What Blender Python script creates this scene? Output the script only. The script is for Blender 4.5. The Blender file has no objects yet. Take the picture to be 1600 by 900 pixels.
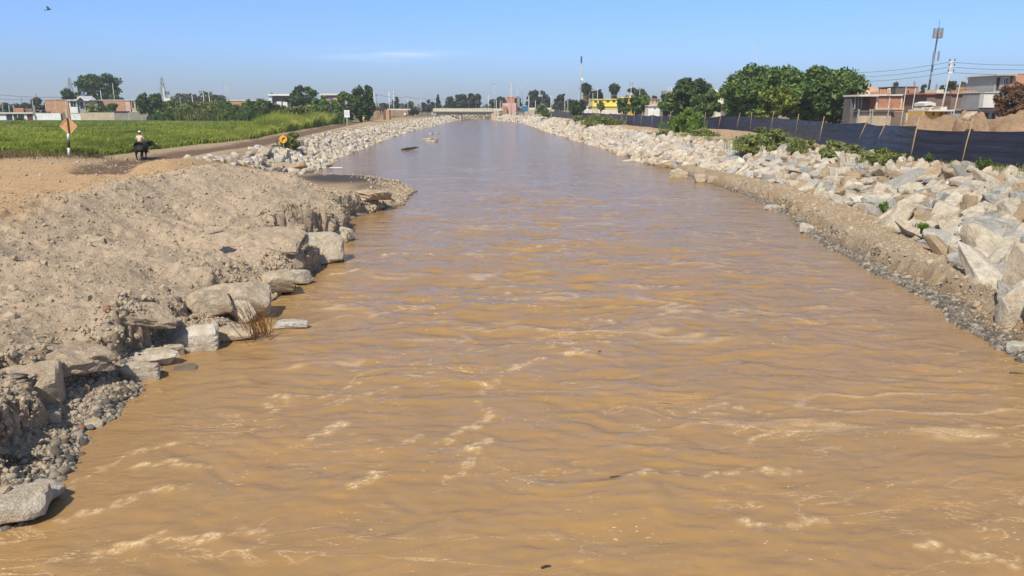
import bpy, bmesh, math, random
import numpy as np
from mathutils import Vector, Matrix
random.seed(7); RNG = np.random.default_rng(11)
C = bpy.context.scene.collection
SC = bpy.context.scene
R = math.radians
# ------------------------------------------------------------------ camera, sky, sun, exposure
F_PX, PITCH, CAMZ = 1200.0, R(13.2), 6.0
cd = bpy.data.cameras.new('camera'); cam = bpy.data.objects.new('camera', cd); C.objects.link(cam)
cd.sensor_width = 36; cd.lens = 36*F_PX/1600; cd.clip_start = .1; cd.clip_end = 20000
cam.location = (0, 0, CAMZ); cam.rotation_euler = (R(90)-PITCH, 0, 0); SC.camera = cam
SUN_EL, SX, SY = R(52), -.44, -.90                       # elevation, and horizontal direction towards the sun
W = bpy.data.worlds.new('World'); SC.world = W; W.use_nodes = True
nt = W.node_tree; nt.nodes.clear()
def wn(t, **k):
    n = nt.nodes.new(t)
    for a, b in k.items(): setattr(n, a, b)
    return n
sky = wn('ShaderNodeTexSky', sky_type='NISHITA', sun_disc=False)
sky.sun_elevation = SUN_EL; sky.sun_rotation = math.atan2(SX, SY)
sky.air_density = 1.0; sky.dust_density = .4; sky.ozone_density = 2.0; sky.altitude = 50
tc = wn('ShaderNodeTexCoord'); sep = wn('ShaderNodeSeparateXYZ'); nt.links.new(tc.outputs['Generated'], sep.inputs[0])
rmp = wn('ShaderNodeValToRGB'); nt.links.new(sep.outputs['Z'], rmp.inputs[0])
e = rmp.color_ramp.elements                               # tint by elevation: moist air low down, added warmth above to weaken blue ambient
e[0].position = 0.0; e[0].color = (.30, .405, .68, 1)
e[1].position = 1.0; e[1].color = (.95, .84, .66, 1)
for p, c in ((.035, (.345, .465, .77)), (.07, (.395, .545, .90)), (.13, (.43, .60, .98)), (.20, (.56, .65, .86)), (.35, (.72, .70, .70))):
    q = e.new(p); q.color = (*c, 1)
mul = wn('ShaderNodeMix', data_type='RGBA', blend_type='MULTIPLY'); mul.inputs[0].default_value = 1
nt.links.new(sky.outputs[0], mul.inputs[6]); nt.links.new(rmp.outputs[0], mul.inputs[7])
# thin streaks of high cloud, strongest above the far bridge
mp = wn('ShaderNodeMapping'); mp.inputs['Scale'].default_value = (9, 9, 130); nt.links.new(tc.outputs['Generated'], mp.inputs[0])
nz = wn('ShaderNodeTexNoise'); nz.inputs['Scale'].default_value = 1.0; nz.inputs['Detail'].default_value = 6; nt.links.new(mp.outputs[0], nz.inputs[0])
def gauss(sock, c, w):
    a = wn('ShaderNodeMath', operation='SUBTRACT'); a.inputs[1].default_value = c; nt.links.new(sock, a.inputs[0])
    b = wn('ShaderNodeMath', operation='DIVIDE'); b.inputs[1].default_value = w; nt.links.new(a.outputs[0], b.inputs[0])
    d = wn('ShaderNodeMath', operation='MULTIPLY'); nt.links.new(b.outputs[0], d.inputs[0]); nt.links.new(b.outputs[0], d.inputs[1])
    f = wn('ShaderNodeMath', operation='MULTIPLY'); f.inputs[1].default_value = -1; nt.links.new(d.outputs[0], f.inputs[0])
    g = wn('ShaderNodeMath', operation='EXPONENT'); nt.links.new(f.outputs[0], g.inputs[0]); return g.outputs[0]
g1 = gauss(sep.outputs['Z'], .0625, .0075); g2 = gauss(sep.outputs['X'], -.15, .085)
gm = wn('ShaderNodeMath', operation='MULTIPLY'); nt.links.new(g1, gm.inputs[0]); nt.links.new(g2, gm.inputs[1])
mr = wn('ShaderNodeMapRange'); mr.inputs[1].default_value = .38; mr.inputs[2].default_value = .7; nt.links.new(nz.outputs[0], mr.inputs[0])
gc = wn('ShaderNodeMath', operation='MULTIPLY'); nt.links.new(gm.outputs[0], gc.inputs[0]); nt.links.new(mr.outputs[0], gc.inputs[1])
gc2 = wn('ShaderNodeMath', operation='MULTIPLY'); gc2.inputs[1].default_value = .27; nt.links.new(gc.outputs[0], gc2.inputs[0])
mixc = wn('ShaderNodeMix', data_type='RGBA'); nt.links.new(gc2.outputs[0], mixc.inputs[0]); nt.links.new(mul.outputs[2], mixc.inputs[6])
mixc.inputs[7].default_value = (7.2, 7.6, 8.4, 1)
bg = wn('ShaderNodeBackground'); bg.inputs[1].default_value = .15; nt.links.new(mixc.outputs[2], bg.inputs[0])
wo = wn('ShaderNodeOutputWorld'); nt.links.new(bg.outputs[0], wo.inputs[0])
sd = bpy.data.lights.new('sun', 'SUN'); sd.energy = 4.7; sd.angle = R(.5); sd.color = (1, .925, .78)
sun = bpy.data.objects.new('sun', sd); C.objects.link(sun)
sv = Vector((SX*math.cos(SUN_EL), SY*math.cos(SUN_EL), math.sin(SUN_EL)))
sun.rotation_euler = sv.to_track_quat('Z', 'Y').to_euler(); sun.location = (-40, -30, 80)
vs = SC.view_settings; vs.view_transform = 'Standard'; vs.look = 'None'; vs.exposure = .28; vs.gamma = 1; vs.use_curve_mapping = False
SC.cycles.max_bounces = 6; SC.cycles.diffuse_bounces = 3; SC.cycles.glossy_bounces = 3; SC.cycles.transmission_bounces = 4

# ------------------------------------------------------------------ helpers
CT, ST = math.cos(PITCH), math.sin(PITCH)
def ray(px, py):
    v = (py-450)/F_PX; u = (px-800)/F_PX
    return u, CT-v*ST, -(ST+v*CT)
def onz(px, py, z=0.):                                    # world point on the level z
    u, y, zz = ray(px, py); t = (z-CAMZ)/zz; return np.array((u*t, y*t, z))
def P(px, py, Y):                                         # world point at distance Y
    u, y, zz = ray(px, py); t = Y/y; return np.array((u*t, Y, CAMZ+zz*t))
def hsh(ix, iy, s):
    with np.errstate(over='ignore'):
        n = (ix.astype(np.int64)*374761393 + iy.astype(np.int64)*668265263 + s*1442695041) & 0x7fffffff
        n = ((n ^ (n >> 13))*1274126177) & 0x7fffffff
        n = (n ^ (n >> 16)) & 0xffffff
    return n/16777215.
def vn(x, y, s=0):                                        # value noise, 0..1
    x = np.asarray(x, float); y = np.asarray(y, float)
    ix = np.floor(x); iy = np.floor(y); fx = x-ix; fy = y-iy
    fx = fx*fx*fx*(fx*(fx*6-15)+10); fy = fy*fy*fy*(fy*(fy*6-15)+10)
    a = hsh(ix, iy, s); b = hsh(ix+1, iy, s); c = hsh(ix, iy+1, s); d = hsh(ix+1, iy+1, s)
    return (a*(1-fx)+b*fx)*(1-fy)+(c*(1-fx)+d*fx)*fy
def fbm(x, y, s=0, o=4, g=.5):
    t = 0; a = 1; w = 0; c, q = math.cos(.6), math.sin(.6)
    for k in range(o):
        t = t+a*(vn(x, y, s+k*17)-.5); w += a; a *= g; x, y = (c*x-q*y)*2.03+5.1, (q*x+c*y)*2.03+1.7
    return t/w*2
def sm(a, b, x):
    t = np.clip((x-a)/(b-a), 0, 1); return t*t*(3-2*t)
def lerp(y, *pts):
    p = np.array(pts); return np.interp(y, p[:, 0], p[:, 1])
def tag(o, label=None, cat=None, group=None, kind=None):
    if label: o['label'] = label
    if cat: o['category'] = cat
    if group: o['group'] = group
    if kind: o['kind'] = kind
    return o
def empty(name, loc=(0, 0, 0), rz=0.):
    o = bpy.data.objects.new(name, None); C.objects.link(o); o.location = loc; o.rotation_euler = (0, 0, rz); o.empty_display_size = .3; return o
def link(name, me, parent=None):
    o = bpy.data.objects.new(name, me); C.objects.link(o)
    if parent is not None: o.parent = parent
    return o
def npmesh(name, V, Fs, mat=None, smooth=False, attr=None, col=None):
    me = bpy.data.meshes.new(name); V = np.asarray(V, np.float32)
    if not isinstance(Fs, list): Fs = [Fs]
    Fs = [np.asarray(f, np.int32) for f in Fs if len(f)]
    me.vertices.add(len(V)); me.vertices.foreach_set('co', V.ravel())
    lt = np.concatenate([np.full(len(f), f.shape[1], np.int32) for f in Fs])
    lv = np.concatenate([f.ravel() for f in Fs])
    ls = np.concatenate([[0], np.cumsum(lt)[:-1]]).astype(np.int32)
    me.loops.add(len(lv)); me.loops.foreach_set('vertex_index', lv)
    me.polygons.add(len(lt)); me.polygons.foreach_set('loop_start', ls)
    me.polygons.foreach_set('use_smooth', np.full(len(lt), smooth, bool))
    me.update(calc_edges=True); me.validate()
    for k, a in (attr or {}).items():
        at = me.attributes.new(k, 'FLOAT', 'POINT'); at.data.foreach_set('value', np.asarray(a, np.float32))
    if col is not None:
        at = me.attributes.new('soil', 'FLOAT_COLOR', 'POINT')
        at.data.foreach_set('color', np.c_[col, np.ones(len(col))].astype(np.float32).ravel())
    if mat: me.materials.append(mat)
    return me
class MB:
    def __init__(s): s.v = []; s.f = []; s.n = 0
    def add(s, V, Fq):
        V = [tuple(p) for p in V]; s.v += V; s.f += [tuple(i+s.n for i in f) for f in Fq]; s.n += len(V); return s
    def box(s, x0, x1, y0, y1, z0, z1):
        return s.add([(x0, y0, z0), (x1, y0, z0), (x1, y1, z0), (x0, y1, z0), (x0, y0, z1), (x1, y0, z1), (x1, y1, z1), (x0, y1, z1)],
                     [(0, 3, 2, 1), (4, 5, 6, 7), (0, 1, 5, 4), (1, 2, 6, 5), (2, 3, 7, 6), (3, 0, 4, 7)])
    def bar(s, p, q, w, h=None, up=(0, 0, 1)):
        h = h or w; p, q = Vector(p), Vector(q); d = (q-p).normalized(); u = Vector(up)
        if abs(d.dot(u)) > .95: u = Vector((0, 1, 0))
        a = d.cross(u).normalized(); b = a.cross(d)
        vv = [o+a*sx*w/2+b*sy*h/2 for o in (p, q) for sx, sy in ((-1, -1), (1, -1), (1, 1), (-1, 1))]
        return s.add(vv, [(3, 2, 1, 0), (4, 5, 6, 7), (0, 1, 5, 4), (1, 2, 6, 5), (2, 3, 7, 6), (3, 0, 4, 7)])
    def tube(s, pts, rs, n=8):
        pts = [Vector(p) for p in pts]; vv = []; ff = []
        if not hasattr(rs, '__len__'): rs = [rs]*len(pts)
        for i, p in enumerate(pts):
            d = (pts[min(i+1, len(pts)-1)]-pts[max(i-1, 0)]).normalized()
            u = Vector((0, 0, 1)) if abs(d.z) < .9 else Vector((0, 1, 0))
            a = d.cross(u).normalized(); b = a.cross(d)
            vv += [p+(a*math.cos(2*math.pi*k/n)+b*math.sin(2*math.pi*k/n))*rs[i] for k in range(n)]
        for i in range(len(pts)-1):
            for k in range(n):
                ff.append((i*n+k, i*n+(k+1) % n, (i+1)*n+(k+1) % n, (i+1)*n+k))
        ff.append(tuple(range(n))[::-1]); ff.append(tuple(range((len(pts)-1)*n, len(pts)*n)))
        return s.add(vv, ff)
    def prism(s, prof, x0, x1, ax='x'):
        n = len(prof); f = (lambda a, b, c: (a, b, c)) if ax == 'x' else (lambda a, b, c: (b, a, c))
        vv = [f(x0, a, b) for a, b in prof]+[f(x1, a, b) for a, b in prof]
        return s.add(vv, [tuple(range(n))[::-1], tuple(range(n, 2*n))]+[(i, (i+1) % n, n+(i+1) % n, n+i) for i in range(n)])
    def build(s, name, mat, parent=None, smooth=False):
        me = bpy.data.meshes.new(name); me.from_pydata(s.v, [], s.f); bm = bmesh.new(); bm.from_mesh(me)
        bmesh.ops.recalc_face_normals(bm, faces=bm.faces); bm.to_mesh(me); bm.free()
        if smooth: me.polygons.foreach_set('use_smooth', [True]*len(me.polygons))
        me.materials.append(mat); return link(name, me, parent)
def copy_tree(o, parent=None):
    c = o.copy(); C.objects.link(c); c.parent = parent
    for ch in list(o.children): copy_tree(ch, c)
    return c

# ------------------------------------------------------------------ materials
class NT:
    def __init__(s, name):
        s.m = bpy.data.materials.new(name); s.m.use_nodes = True; s.t = s.m.node_tree
        s.b = s.t.nodes['Principled BSDF']; s.o = s.t.nodes['Material Output']; s._c = None
    def n(s, t, **k):
        q = s.t.nodes.new(t)
        for a, b in k.items(): setattr(q, a, b)
        return q
    def l(s, a, b): s.t.links.new(a, b)
    def co(s):
        if s._c is None: s._c = s.n('ShaderNodeTexCoord').outputs['Object']
        return s._c
    def map(s, scale, src=None):
        m = s.n('ShaderNodeMapping'); m.inputs['Scale'].default_value = scale if hasattr(scale, '__len__') else (scale,)*3
        s.l(src or s.co(), m.inputs[0]); return m.outputs[0]
    def noise(s, scale, detail=4, rough=.55, src=None, dist=0.):
        q = s.n('ShaderNodeTexNoise'); q.inputs['Scale'].default_value = scale; q.inputs['Detail'].default_value = detail
        q.inputs['Roughness'].default_value = rough; q.inputs['Distortion'].default_value = dist; s.l(src or s.co(), q.inputs[0]); return q.outputs[0]
    def ramp(s, fac, *st):
        q = s.n('ShaderNodeValToRGB'); el = q.color_ramp.elements
        while len(el) < len(st): el.new(.5)
        for i, (p, c) in enumerate(st):
            el[i].position = p; el[i].color = (*c, 1) if hasattr(c, '__len__') else (c, c, c, 1)
        s.l(fac, q.inputs[0]); return q.outputs[0]
    def mix(s, f, a, b, bt='MIX'):
        q = s.n('ShaderNodeMix', data_type='RGBA', blend_type=bt)
        for i, val in ((0, f), (6, a), (7, b)):
            sock = q.inputs[i]
            if isinstance(val, (int, float)): sock.default_value = val if i == 0 else (val, val, val, 1)
            elif isinstance(val, tuple): sock.default_value = (*val, 1)
            else: s.l(val, sock)
        return q.outputs[2]
    def math(s, op, a, b=0.):
        q = s.n('ShaderNodeMath', operation=op)
        for i, v in enumerate((a, b)):
            if isinstance(v, (int, float)): q.inputs[i].default_value = v
            else: s.l(v, q.inputs[i])
        return q.outputs[0]
    def attr(s, name): return s.n('ShaderNodeAttribute', attribute_name=name)
    def bump(s, h, strength=.5, dist=.1, prev=None):
        q = s.n('ShaderNodeBump'); q.inputs['Strength'].default_value = strength; q.inputs['Distance'].default_value = dist
        s.l(h, q.inputs['Height'])
        if prev is not None: s.l(prev, q.inputs['Normal'])
        return q.outputs[0]
    def out(s, col=None, rough=None, nor=None, spec=None):
        for k, v in (('Base Color', col), ('Roughness', rough), ('Normal', nor), ('Specular IOR Level', spec)):
            if v is None: continue
            if isinstance(v, (int, float)): s.b.inputs[k].default_value = v
            elif isinstance(v, tuple): s.b.inputs[k].default_value = (*v, 1)
            else: s.l(v, s.b.inputs[k])
        return s.m
def plain(name, c, rough=.7, var=.25, scale=1.2, bump=.15, metal=0.):
    t = NT(name); n = t.noise(scale, 6, .65); n2 = t.noise(scale*9, 4)
    a = tuple(x*(1-var) for x in c); b = tuple(min(1, x*(1+var)) for x in c)
    col = t.mix(t.ramp(n, (.3, 0.), (.7, 1.)), a, b); col = t.mix(.25, col, t.ramp(n2, (.3, .35), (.7, 1.)), 'MULTIPLY')
    t.b.inputs['Metallic'].default_value = metal
    return t.out(col, rough, t.bump(n2, bump, .02), .3)
def brick(name, c1, c2, mortar, scale=1.):
    t = NT(name); mp = t.n('ShaderNodeMapping'); mp.inputs['Rotation'].default_value = (R(90), 0, 0); t.l(t.co(), mp.inputs[0])
    b = t.n('ShaderNodeTexBrick'); b.inputs['Scale'].default_value = scale; b.inputs['Color1'].default_value = (*c1, 1); b.inputs['Color2'].default_value = (*c2, 1)
    b.inputs['Mortar'].default_value = (*mortar, 1); b.inputs['Mortar Size'].default_value = .018; b.inputs['Brick Width'].default_value = .34; b.inputs['Row Height'].default_value = .19
    t.l(mp.outputs[0], b.inputs[0]); n = t.noise(.7, 5); n2 = t.noise(7, 5)
    col = t.mix(.5, b.outputs[0], t.ramp(n, (.3, .55), (.7, 1.)), 'MULTIPLY'); col = t.mix(.3, col, t.ramp(n2, (.3, .4), (.7, 1.)), 'MULTIPLY')
    return t.out(col, .9, t.bump(b.outputs[1], .4, -.02), .2)
M = {}
def leafmat(name, c, trans=.25):
    t = NT(name); a = t.attr('tint').outputs['Fac']
    lo = tuple(x*.45 for x in c); hi = (min(1, c[0]*1.75), min(1, c[1]*1.5), c[2]*1.25)
    col = t.ramp(a, (0., lo), (.5, c), (1., hi))
    t.out(col, .55, None, .3)
    tr = t.n('ShaderNodeBsdfTranslucent'); t.l(t.mix(1., col, (1.1, 1.2, .5), 'MULTIPLY'), tr.inputs[0])
    mx = t.n('ShaderNodeMixShader'); mx.inputs[0].default_value = trans; t.l(t.b.outputs[0], mx.inputs[1]); t.l(tr.outputs[0], mx.inputs[2]); t.l(mx.outputs[0], t.o.inputs[0])
    return t.m
M['leaf_dark'] = leafmat('leaf_dark', (0.052, 0.0936, 0.0286)); M['leaf_mid'] = leafmat('leaf_mid', (0.096, 0.16, 0.041))
M['leaf_fresh'] = leafmat('leaf_fresh', (0.126, 0.21, 0.0368)); M['leaf_olive'] = leafmat('leaf_olive', (0.1916, 0.2254, 0.0699))
M['leaf_yellow'] = leafmat('leaf_yellow', (0.1485, 0.1892, 0.0352)); M['leaf_far'] = leafmat('leaf_far', (0.0525, 0.0714, 0.0378))
M['leaf_rust'] = leafmat('leaf_rust', (0.17, 0.095, 0.055)); M['leaf_dry'] = leafmat('leaf_dry', (.20, .15, .08))
M['grass'] = leafmat('grass', (0.2128, 0.2632, 0.0448), .3); M['reed'] = leafmat('reed', (0.2625, 0.3045, 0.0578), .3); M['straw'] = leafmat('straw', (.46, .22, .08))
M['bark'] = plain('bark', (.10, .075, .055), .9, .35, 4, .6)
M['wood'] = plain('wood', (.36, .25, .14), .8, .3, 3, .4); M['wood_dark'] = plain('wood_dark', (.05, .04, .03), .8, .3, 3, .4)
M['concrete'] = plain('concrete', (.40, .38, .35), .85, .18, .8, .3); M['pole'] = plain('pole', (.46, .44, .40), .8, .12, 2)
M['steel'] = plain('steel', (.38, .40, .42), .5, .12, 2, .1, .5); M['dark_steel'] = plain('dark_steel', (.06, .065, .075), .5, .2, 2, .1)
M['wire'] = plain('wire', (.05, .05, .055), .6, .1); M['white'] = plain('white', (.74, .73, .70), .7, .12, .6); M['cream'] = plain('cream', (.66, .60, .46), .8, .16, .5)
M['yellow'] = plain('yellow', (.78, .66, .13), .7, .1, .4); M['ochre'] = plain('ochre', (.74, .42, .09), .7, .15, .6)
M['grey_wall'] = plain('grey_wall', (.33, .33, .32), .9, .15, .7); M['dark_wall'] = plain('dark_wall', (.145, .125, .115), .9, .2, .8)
M['green_wall'] = plain('green_wall', (.16, .26, .17), .8, .15, .7); M['pink'] = plain('pink', (.62, .40, .33), .8, .15, .6)
M['tan_wall'] = plain('tan_wall', (.50, .40, .29), .9, .2, .7); M['roof_red'] = plain('roof_red', (.40, .18, .13), .8, .2, .8); M['roof_pale'] = plain('roof_pale', (.66, .63, .58), .7, .12, .7)
M['brick'] = brick('brick', (.60, .24, .13), (.50, .185, .10), (.42, .36, .30)); M['brick_orange'] = brick('brick_orange', (.60, .30, .17), (.54, .25, .14), (.50, .38, .28))
M['brick_dull'] = brick('brick_dull', (.27, .165, .13), (.225, .135, .105), (.24, .22, .20)); M['block'] = brick('block', (.36, .33, .29), (.31, .285, .25), (.25, .23, .20), .5)
M['adobe'] = plain('adobe', (.33, .23, .15), .95, .25, .8); M['glass'] = plain('glass', (.02, .028, .035), .12, .1); M['opening'] = plain('opening', (.022, .02, .02), .9, .1)
M['blue_glass'] = plain('blue_glass', (.035, .045, .11), .15, .1); M['door_red'] = plain('door_red', (.15, .035, .035), .6, .15); M['door_brown'] = plain('door_brown', (.13, .055, .04), .6, .15)
M['blue'] = plain('blue', (.03, .18, .36), .5, .1); M['blue_beam'] = plain('blue_beam', (.05, .12, .45), .5, .1); M['tank_black'] = plain('tank_black', (.035, .035, .04), .5, .1); M['tank_blue'] = plain('tank_blue', (.12, .2, .36), .5, .1)
M['sign_back'] = plain('sign_back', (.58, .31, .135), .75, .12, 3, .2); M['sign_edge'] = plain('sign_edge', (.60, .40, .22), .7, .1); M['sign_white'] = plain('sign_white', (.78, .77, .80), .6, .05); M['sign_orange'] = plain('sign_orange', (.80, .40, .03), .5, .08)
M['black_paint'] = plain('black_paint', (.03, .03, .032), .5, .2, 3); M['lilac'] = plain('lilac', (.42, .36, .60), .6, .1)
M['skin'] = plain('skin', (.33, .17, .10), .6, .1, 3); M['shirt'] = plain('shirt', (.62, .50, .36), .9, .14, 5, .3); M['cap'] = plain('cap', (.82, .80, .75), .8, .06); M['trousers'] = plain('trousers', (.045, .045, .055), .9, .2)
M['hair'] = plain('hair', (.03, .022, .018), .7, .2); M['hide'] = plain('hide', (.012, .011, .011), .75, .3, 3, .2); M['vest'] = plain('vest', (.62, .80, .06), .7, .1); M['hoof'] = plain('hoof', (.05, .04, .035), .5, .2)
# black plastic fence sheeting
t = NT('sheeting'); n = t.noise(1., 5, .6, t.map((.5, .5, 9.))); n2 = t.noise(.5, 3)
M['sheet'] = t.out(t.mix(t.ramp(n2, (.3, 0.), (.7, 1.)), (.011, .012, .024), (.022, .024, .044)), t.ramp(n, (.3, .34), (.7, .55)), t.bump(n, .8, .10), .35)
# rock
def rockmat(name, stops, dust, dust_amt, bscale=1.):
    t = NT(name); oi = t.n('ShaderNodeObjectInfo').outputs['Random']; a = t.attr('tint').outputs['Fac']
    r = t.math('FRACT', t.math('ADD', oi, a))
    base = t.ramp(r, *stops)
    n = t.noise(1.6*bscale, 6, .65); n2 = t.noise(7*bscale, 6, .7); n3 = t.noise(45*bscale, 3, .6); n4 = t.noise(.8*bscale, 4, .6, None, .8)
    base = t.mix(t.math('MULTIPLY', t.ramp(n4, (.42, 0.), (.6, 1.)), dust_amt), base, dust)
    base = t.mix(.55, base, t.ramp(n, (.3, .52), (.62, 1.)), 'MULTIPLY'); base = t.mix(.45, base, t.ramp(n2, (.32, .4), (.6, 1.)), 'MULTIPLY')
    base = t.mix(.4, base, t.ramp(n3, (.38, .35), (.55, 1.)), 'MULTIPLY')
    nb = t.bump(n2, .75, .16/bscale); nb = t.bump(n3, .45, .03/bscale, nb)
    return t.out(base, .85, nb, .25)
STOPS = ((0., (.72, .65, .55)), (.2, (.68, .59, .46)), (.34, (.42, .41, .395)), (.46, (.74, .69, .60)), (.62, (.60, .48, .34)), (.74, (.52, .51, .485)), (1., (.77, .71, .61)))
M['rock'] = rockmat('rock', STOPS, (.48, .34, .20), .55)
M['rock_cream'] = rockmat('rock_cream', ((0., (.68, .61, .50)), (.5, (.64, .56, .44)), (1., (.76, .70, .60))), (.48, .34, .20), .55)
M['rock_grey'] = rockmat('rock_grey', ((0., (.34, .34, .34)), (.5, (.46, .455, .44)), (1., (.56, .55, .52))), (.48, .36, .23), .45)
M['rock_tan'] = rockmat('rock_tan', ((0., (.52, .39, .25)), (.5, (.44, .33, .22)), (1., (.58, .44, .29))), (.40, .28, .16), .6)
M['rock_dusty'] = rockmat('rock_dusty', ((0., (.66, .55, .41)), (.5, (.60, .48, .35)), (1., (.68, .58, .45))), (.46, .34, .21), .7)
M['pebble'] = rockmat('pebble', ((0., (.54, .45, .34)), (.2, (.33, .31, .28)), (.4, (.60, .48, .35)), (.6, (.44, .38, .31)), (.8, (.62, .44, .29)), (1., (.50, .45, .39))), (.4, .3, .2), .2, 6.)
for nm_, c_ in (('grey', (.24, .245, .25)), ('tan', (.46, .35, .23)), ('pale', (.58, .53, .45)), ('reddish', (.42, .22, .13))):
    M['cobble_'+nm_] = rockmat('cobble_'+nm_, ((0., tuple(v*.85 for v in c_)), (1., c_)), (.42, .33, .22), .3, 6.)
M['pebble_wet'] = rockmat('pebble_wet', ((0., (.20, .16, .12)), (.25, (.10, .095, .09)), (.5, (.40, .35, .29)), (.75, (.15, .115, .08)), (1., (.50, .45, .38))), (.1, .08, .06), .2, 6.)
M['clod'] = rockmat('clod', ((0., (.54, .43, .30)), (.4, (.47, .37, .25)), (.7, (.60, .50, .37)), (1., (.42, .335, .235))), (.45, .35, .24), .4, 5.)
# soil: colour by place comes from the 'soil' attribute, grain from noise
t = NT('soil'); sc = t.attr('soil').outputs['Color']; wet = t.attr('wet').outputs['Fac']
n1 = t.noise(.9, 6, .6); n2 = t.noise(5, 6, .65); n3 = t.noise(24, 5, .7); vo = t.n('ShaderNodeTexVoronoi'); vo.inputs['Scale'].default_value = 11; t.l(t.co(), vo.inputs[0])
vo2 = t.n('ShaderNodeTexVoronoi'); vo2.inputs['Scale'].default_value = 30; t.l(t.co(), vo2.inputs[0])
col = t.mix(.5, sc, t.ramp(n1, (.3, .62), (.65, 1.)), 'MULTIPLY'); col = t.mix(.5, col, t.ramp(n2, (.3, .5), (.62, 1.05)), 'MULTIPLY')
col = t.mix(.45, col, t.ramp(n3, (.3, .45), (.6, 1.05)), 'MULTIPLY')
peb = t.ramp(vo.outputs['Distance'], (.10, 1.), (.22, 0.)); keep = t.ramp(vo.outputs['Color'], (.62, 0.), (.66, 1.)); peb = t.math('MULTIPLY', peb, keep)
col = t.mix(t.math('MULTIPLY', peb, .35), col, t.mix(.5, vo.outputs['Color'], (.52, .45, .36), 'MIX'))
col = t.mix(t.math('MULTIPLY', wet, .75), col, t.mix(1., col, (.36, .33, .30), 'MULTIPLY'))
nb = t.bump(n2, .75, .20); nb = t.bump(n3, .8, .06, nb); nb = t.bump(peb, .6, .05, nb); nb = t.bump(t.ramp(vo2.outputs['Distance'], (.1, 1.), (.45, 0.)), .35, .02, nb)
M['soil'] = t.out(col, t.math('SUBTRACT', .95, t.math('MULTIPLY', wet, .45)), nb, .25)
# silty river water
t = NT('river_water'); foam = t.attr('foam').outputs['Fac']; mud = t.attr('mud').outputs['Fac']
na = t.noise(1., 5, .6, t.map((.30, .75, 1.)), .6); nb_ = t.noise(1., 6, .65, t.map((1.3, 4.2, 1.)), 1.0); nc = t.noise(1., 4, .6, t.map((7., 16., 1.)), .6)
nf = t.noise(22., 5, .8); nl = t.noise(1., 4, .55, t.map((.42, 1.5, 1.)), .9); nm = t.noise(1., 3, .5, t.map((.22, .4, 1.)))
line = t.ramp(t.math('ABSOLUTE', t.math('SUBTRACT', nl, .5)), (0., 1.), (.016, 0.))
line = t.math('MULTIPLY', line, t.ramp(nm, (.47, 0.), (.62, 1.))); line = t.math('MULTIPLY', line, t.ramp(nf, (.42, 0.), (.58, 1.)))
fm = t.math('MULTIPLY', t.math('MULTIPLY', foam, t.ramp(nf, (.40, 0.), (.52, 1.))), t.ramp(t.noise(2.2, 4), (.26, .12), (.44, 1.)))
fleck = t.math('MULTIPLY', t.ramp(t.noise(9., 2, .5, t.map((1., 1.7, 1.))), (.66, 0.), (.72, 1.)), t.ramp(t.noise(.55, 3), (.50, 0.), (.66, .9)))
fo = t.math('MINIMUM', t.math('ADD', t.math('ADD', t.math('MULTIPLY', line, .8), fleck), fm), 1.)
wc = t.mix(t.ramp(na, (.3, 0.), (.7, 1.)), (.292, .170, .066), (.352, .203, .076)); wc = t.mix(t.ramp(nb_, (.35, 0.), (.7, .5)), wc, (.275, .180, .090))
sl_ = t.noise(1., 5, .6, t.map((.9, .16, 1.)), 1.2); wc = t.mix(t.ramp(sl_, (.35, .35), (.65, 0.)), wc, (.25, .165, .085))
wc = t.mix(fo, wc, (.68, .50, .30))
chop = t.attr('chop').outputs['Fac']; nr = t.noise(1., 5, .6, t.map((.8, 1.5, 1.)), 1.5); na, nb_, nc, nr = [t.math('MULTIPLY', v, chop) for v in (na, nb_, nc, nr)]
hb = t.bump(na, .5, .24); hb = t.bump(nb_, .55, .060, hb); hb = t.bump(nc, .5, .014, hb); hb = t.bump(nr, .5, .11, hb)
# the silt scatters light from inside the water (so it barely shades with the ripples); the skin of the water mirrors the sky
df = t.n('ShaderNodeBsdfDiffuse'); t.l(wc, df.inputs[0]); gl_ = t.n('ShaderNodeBsdfGlossy'); gl_.inputs['Roughness'].default_value = .10; t.l(hb, gl_.inputs['Normal'])
fr_ = t.n('ShaderNodeFresnel'); fr_.inputs[0].default_value = 1.38; t.l(hb, fr_.inputs[1])
mxw = t.n('ShaderNodeMixShader'); t.l(t.math('MULTIPLY', fr_.outputs[0], t.math('SUBTRACT', 1., t.math('MULTIPLY', fo, .8))), mxw.inputs[0]); t.l(df.outputs[0], mxw.inputs[1]); t.l(gl_.outputs[0], mxw.inputs[2]); t.l(mxw.outputs[0], t.o.inputs[0])
M['water'] = t.m

# ------------------------------------------------------------------ lie of the land
SLP = ((-60, -10), (8, -8.8), (9.6, -8.1), (10.3, -7.5), (10.8, -7.3), (13, -7.9), (15.4, -8.3), (18.6, -8.3), (19.9, -7.0), (22.2, -8.2), (23.8, -7.9), (27.7, -7.3), (31.4, -7.7), (33, -8.1), (35.4, -7.5), (41.6, -8.9), (47, -7.9), (48.7, -7.0), (57, -7.2), (64, -9.3), (67, -11.5), (69.5, -17), (73, -19.2), (100, -22), (150, -25), (205, -26.8), (410, -28), (424, -27), (436, -18), (446, 4), (452, 30), (3000, 60))
SRP = ((-60, 11.5), (12, 11.8), (17.5, 12.3), (23.8, 13.3), (28.2, 13.7), (37.3, 14.4), (41.6, 15.5), (48.7, 16.3), (58.6, 16.5), (66, 16.0), (80, 16.2), (86, 15), (112, 14.6), (147, 12.6), (205, 9.6), (322, 4.6), (405, -9), (416, -7), (424, 6), (430, 30), (3000, 75))
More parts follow.
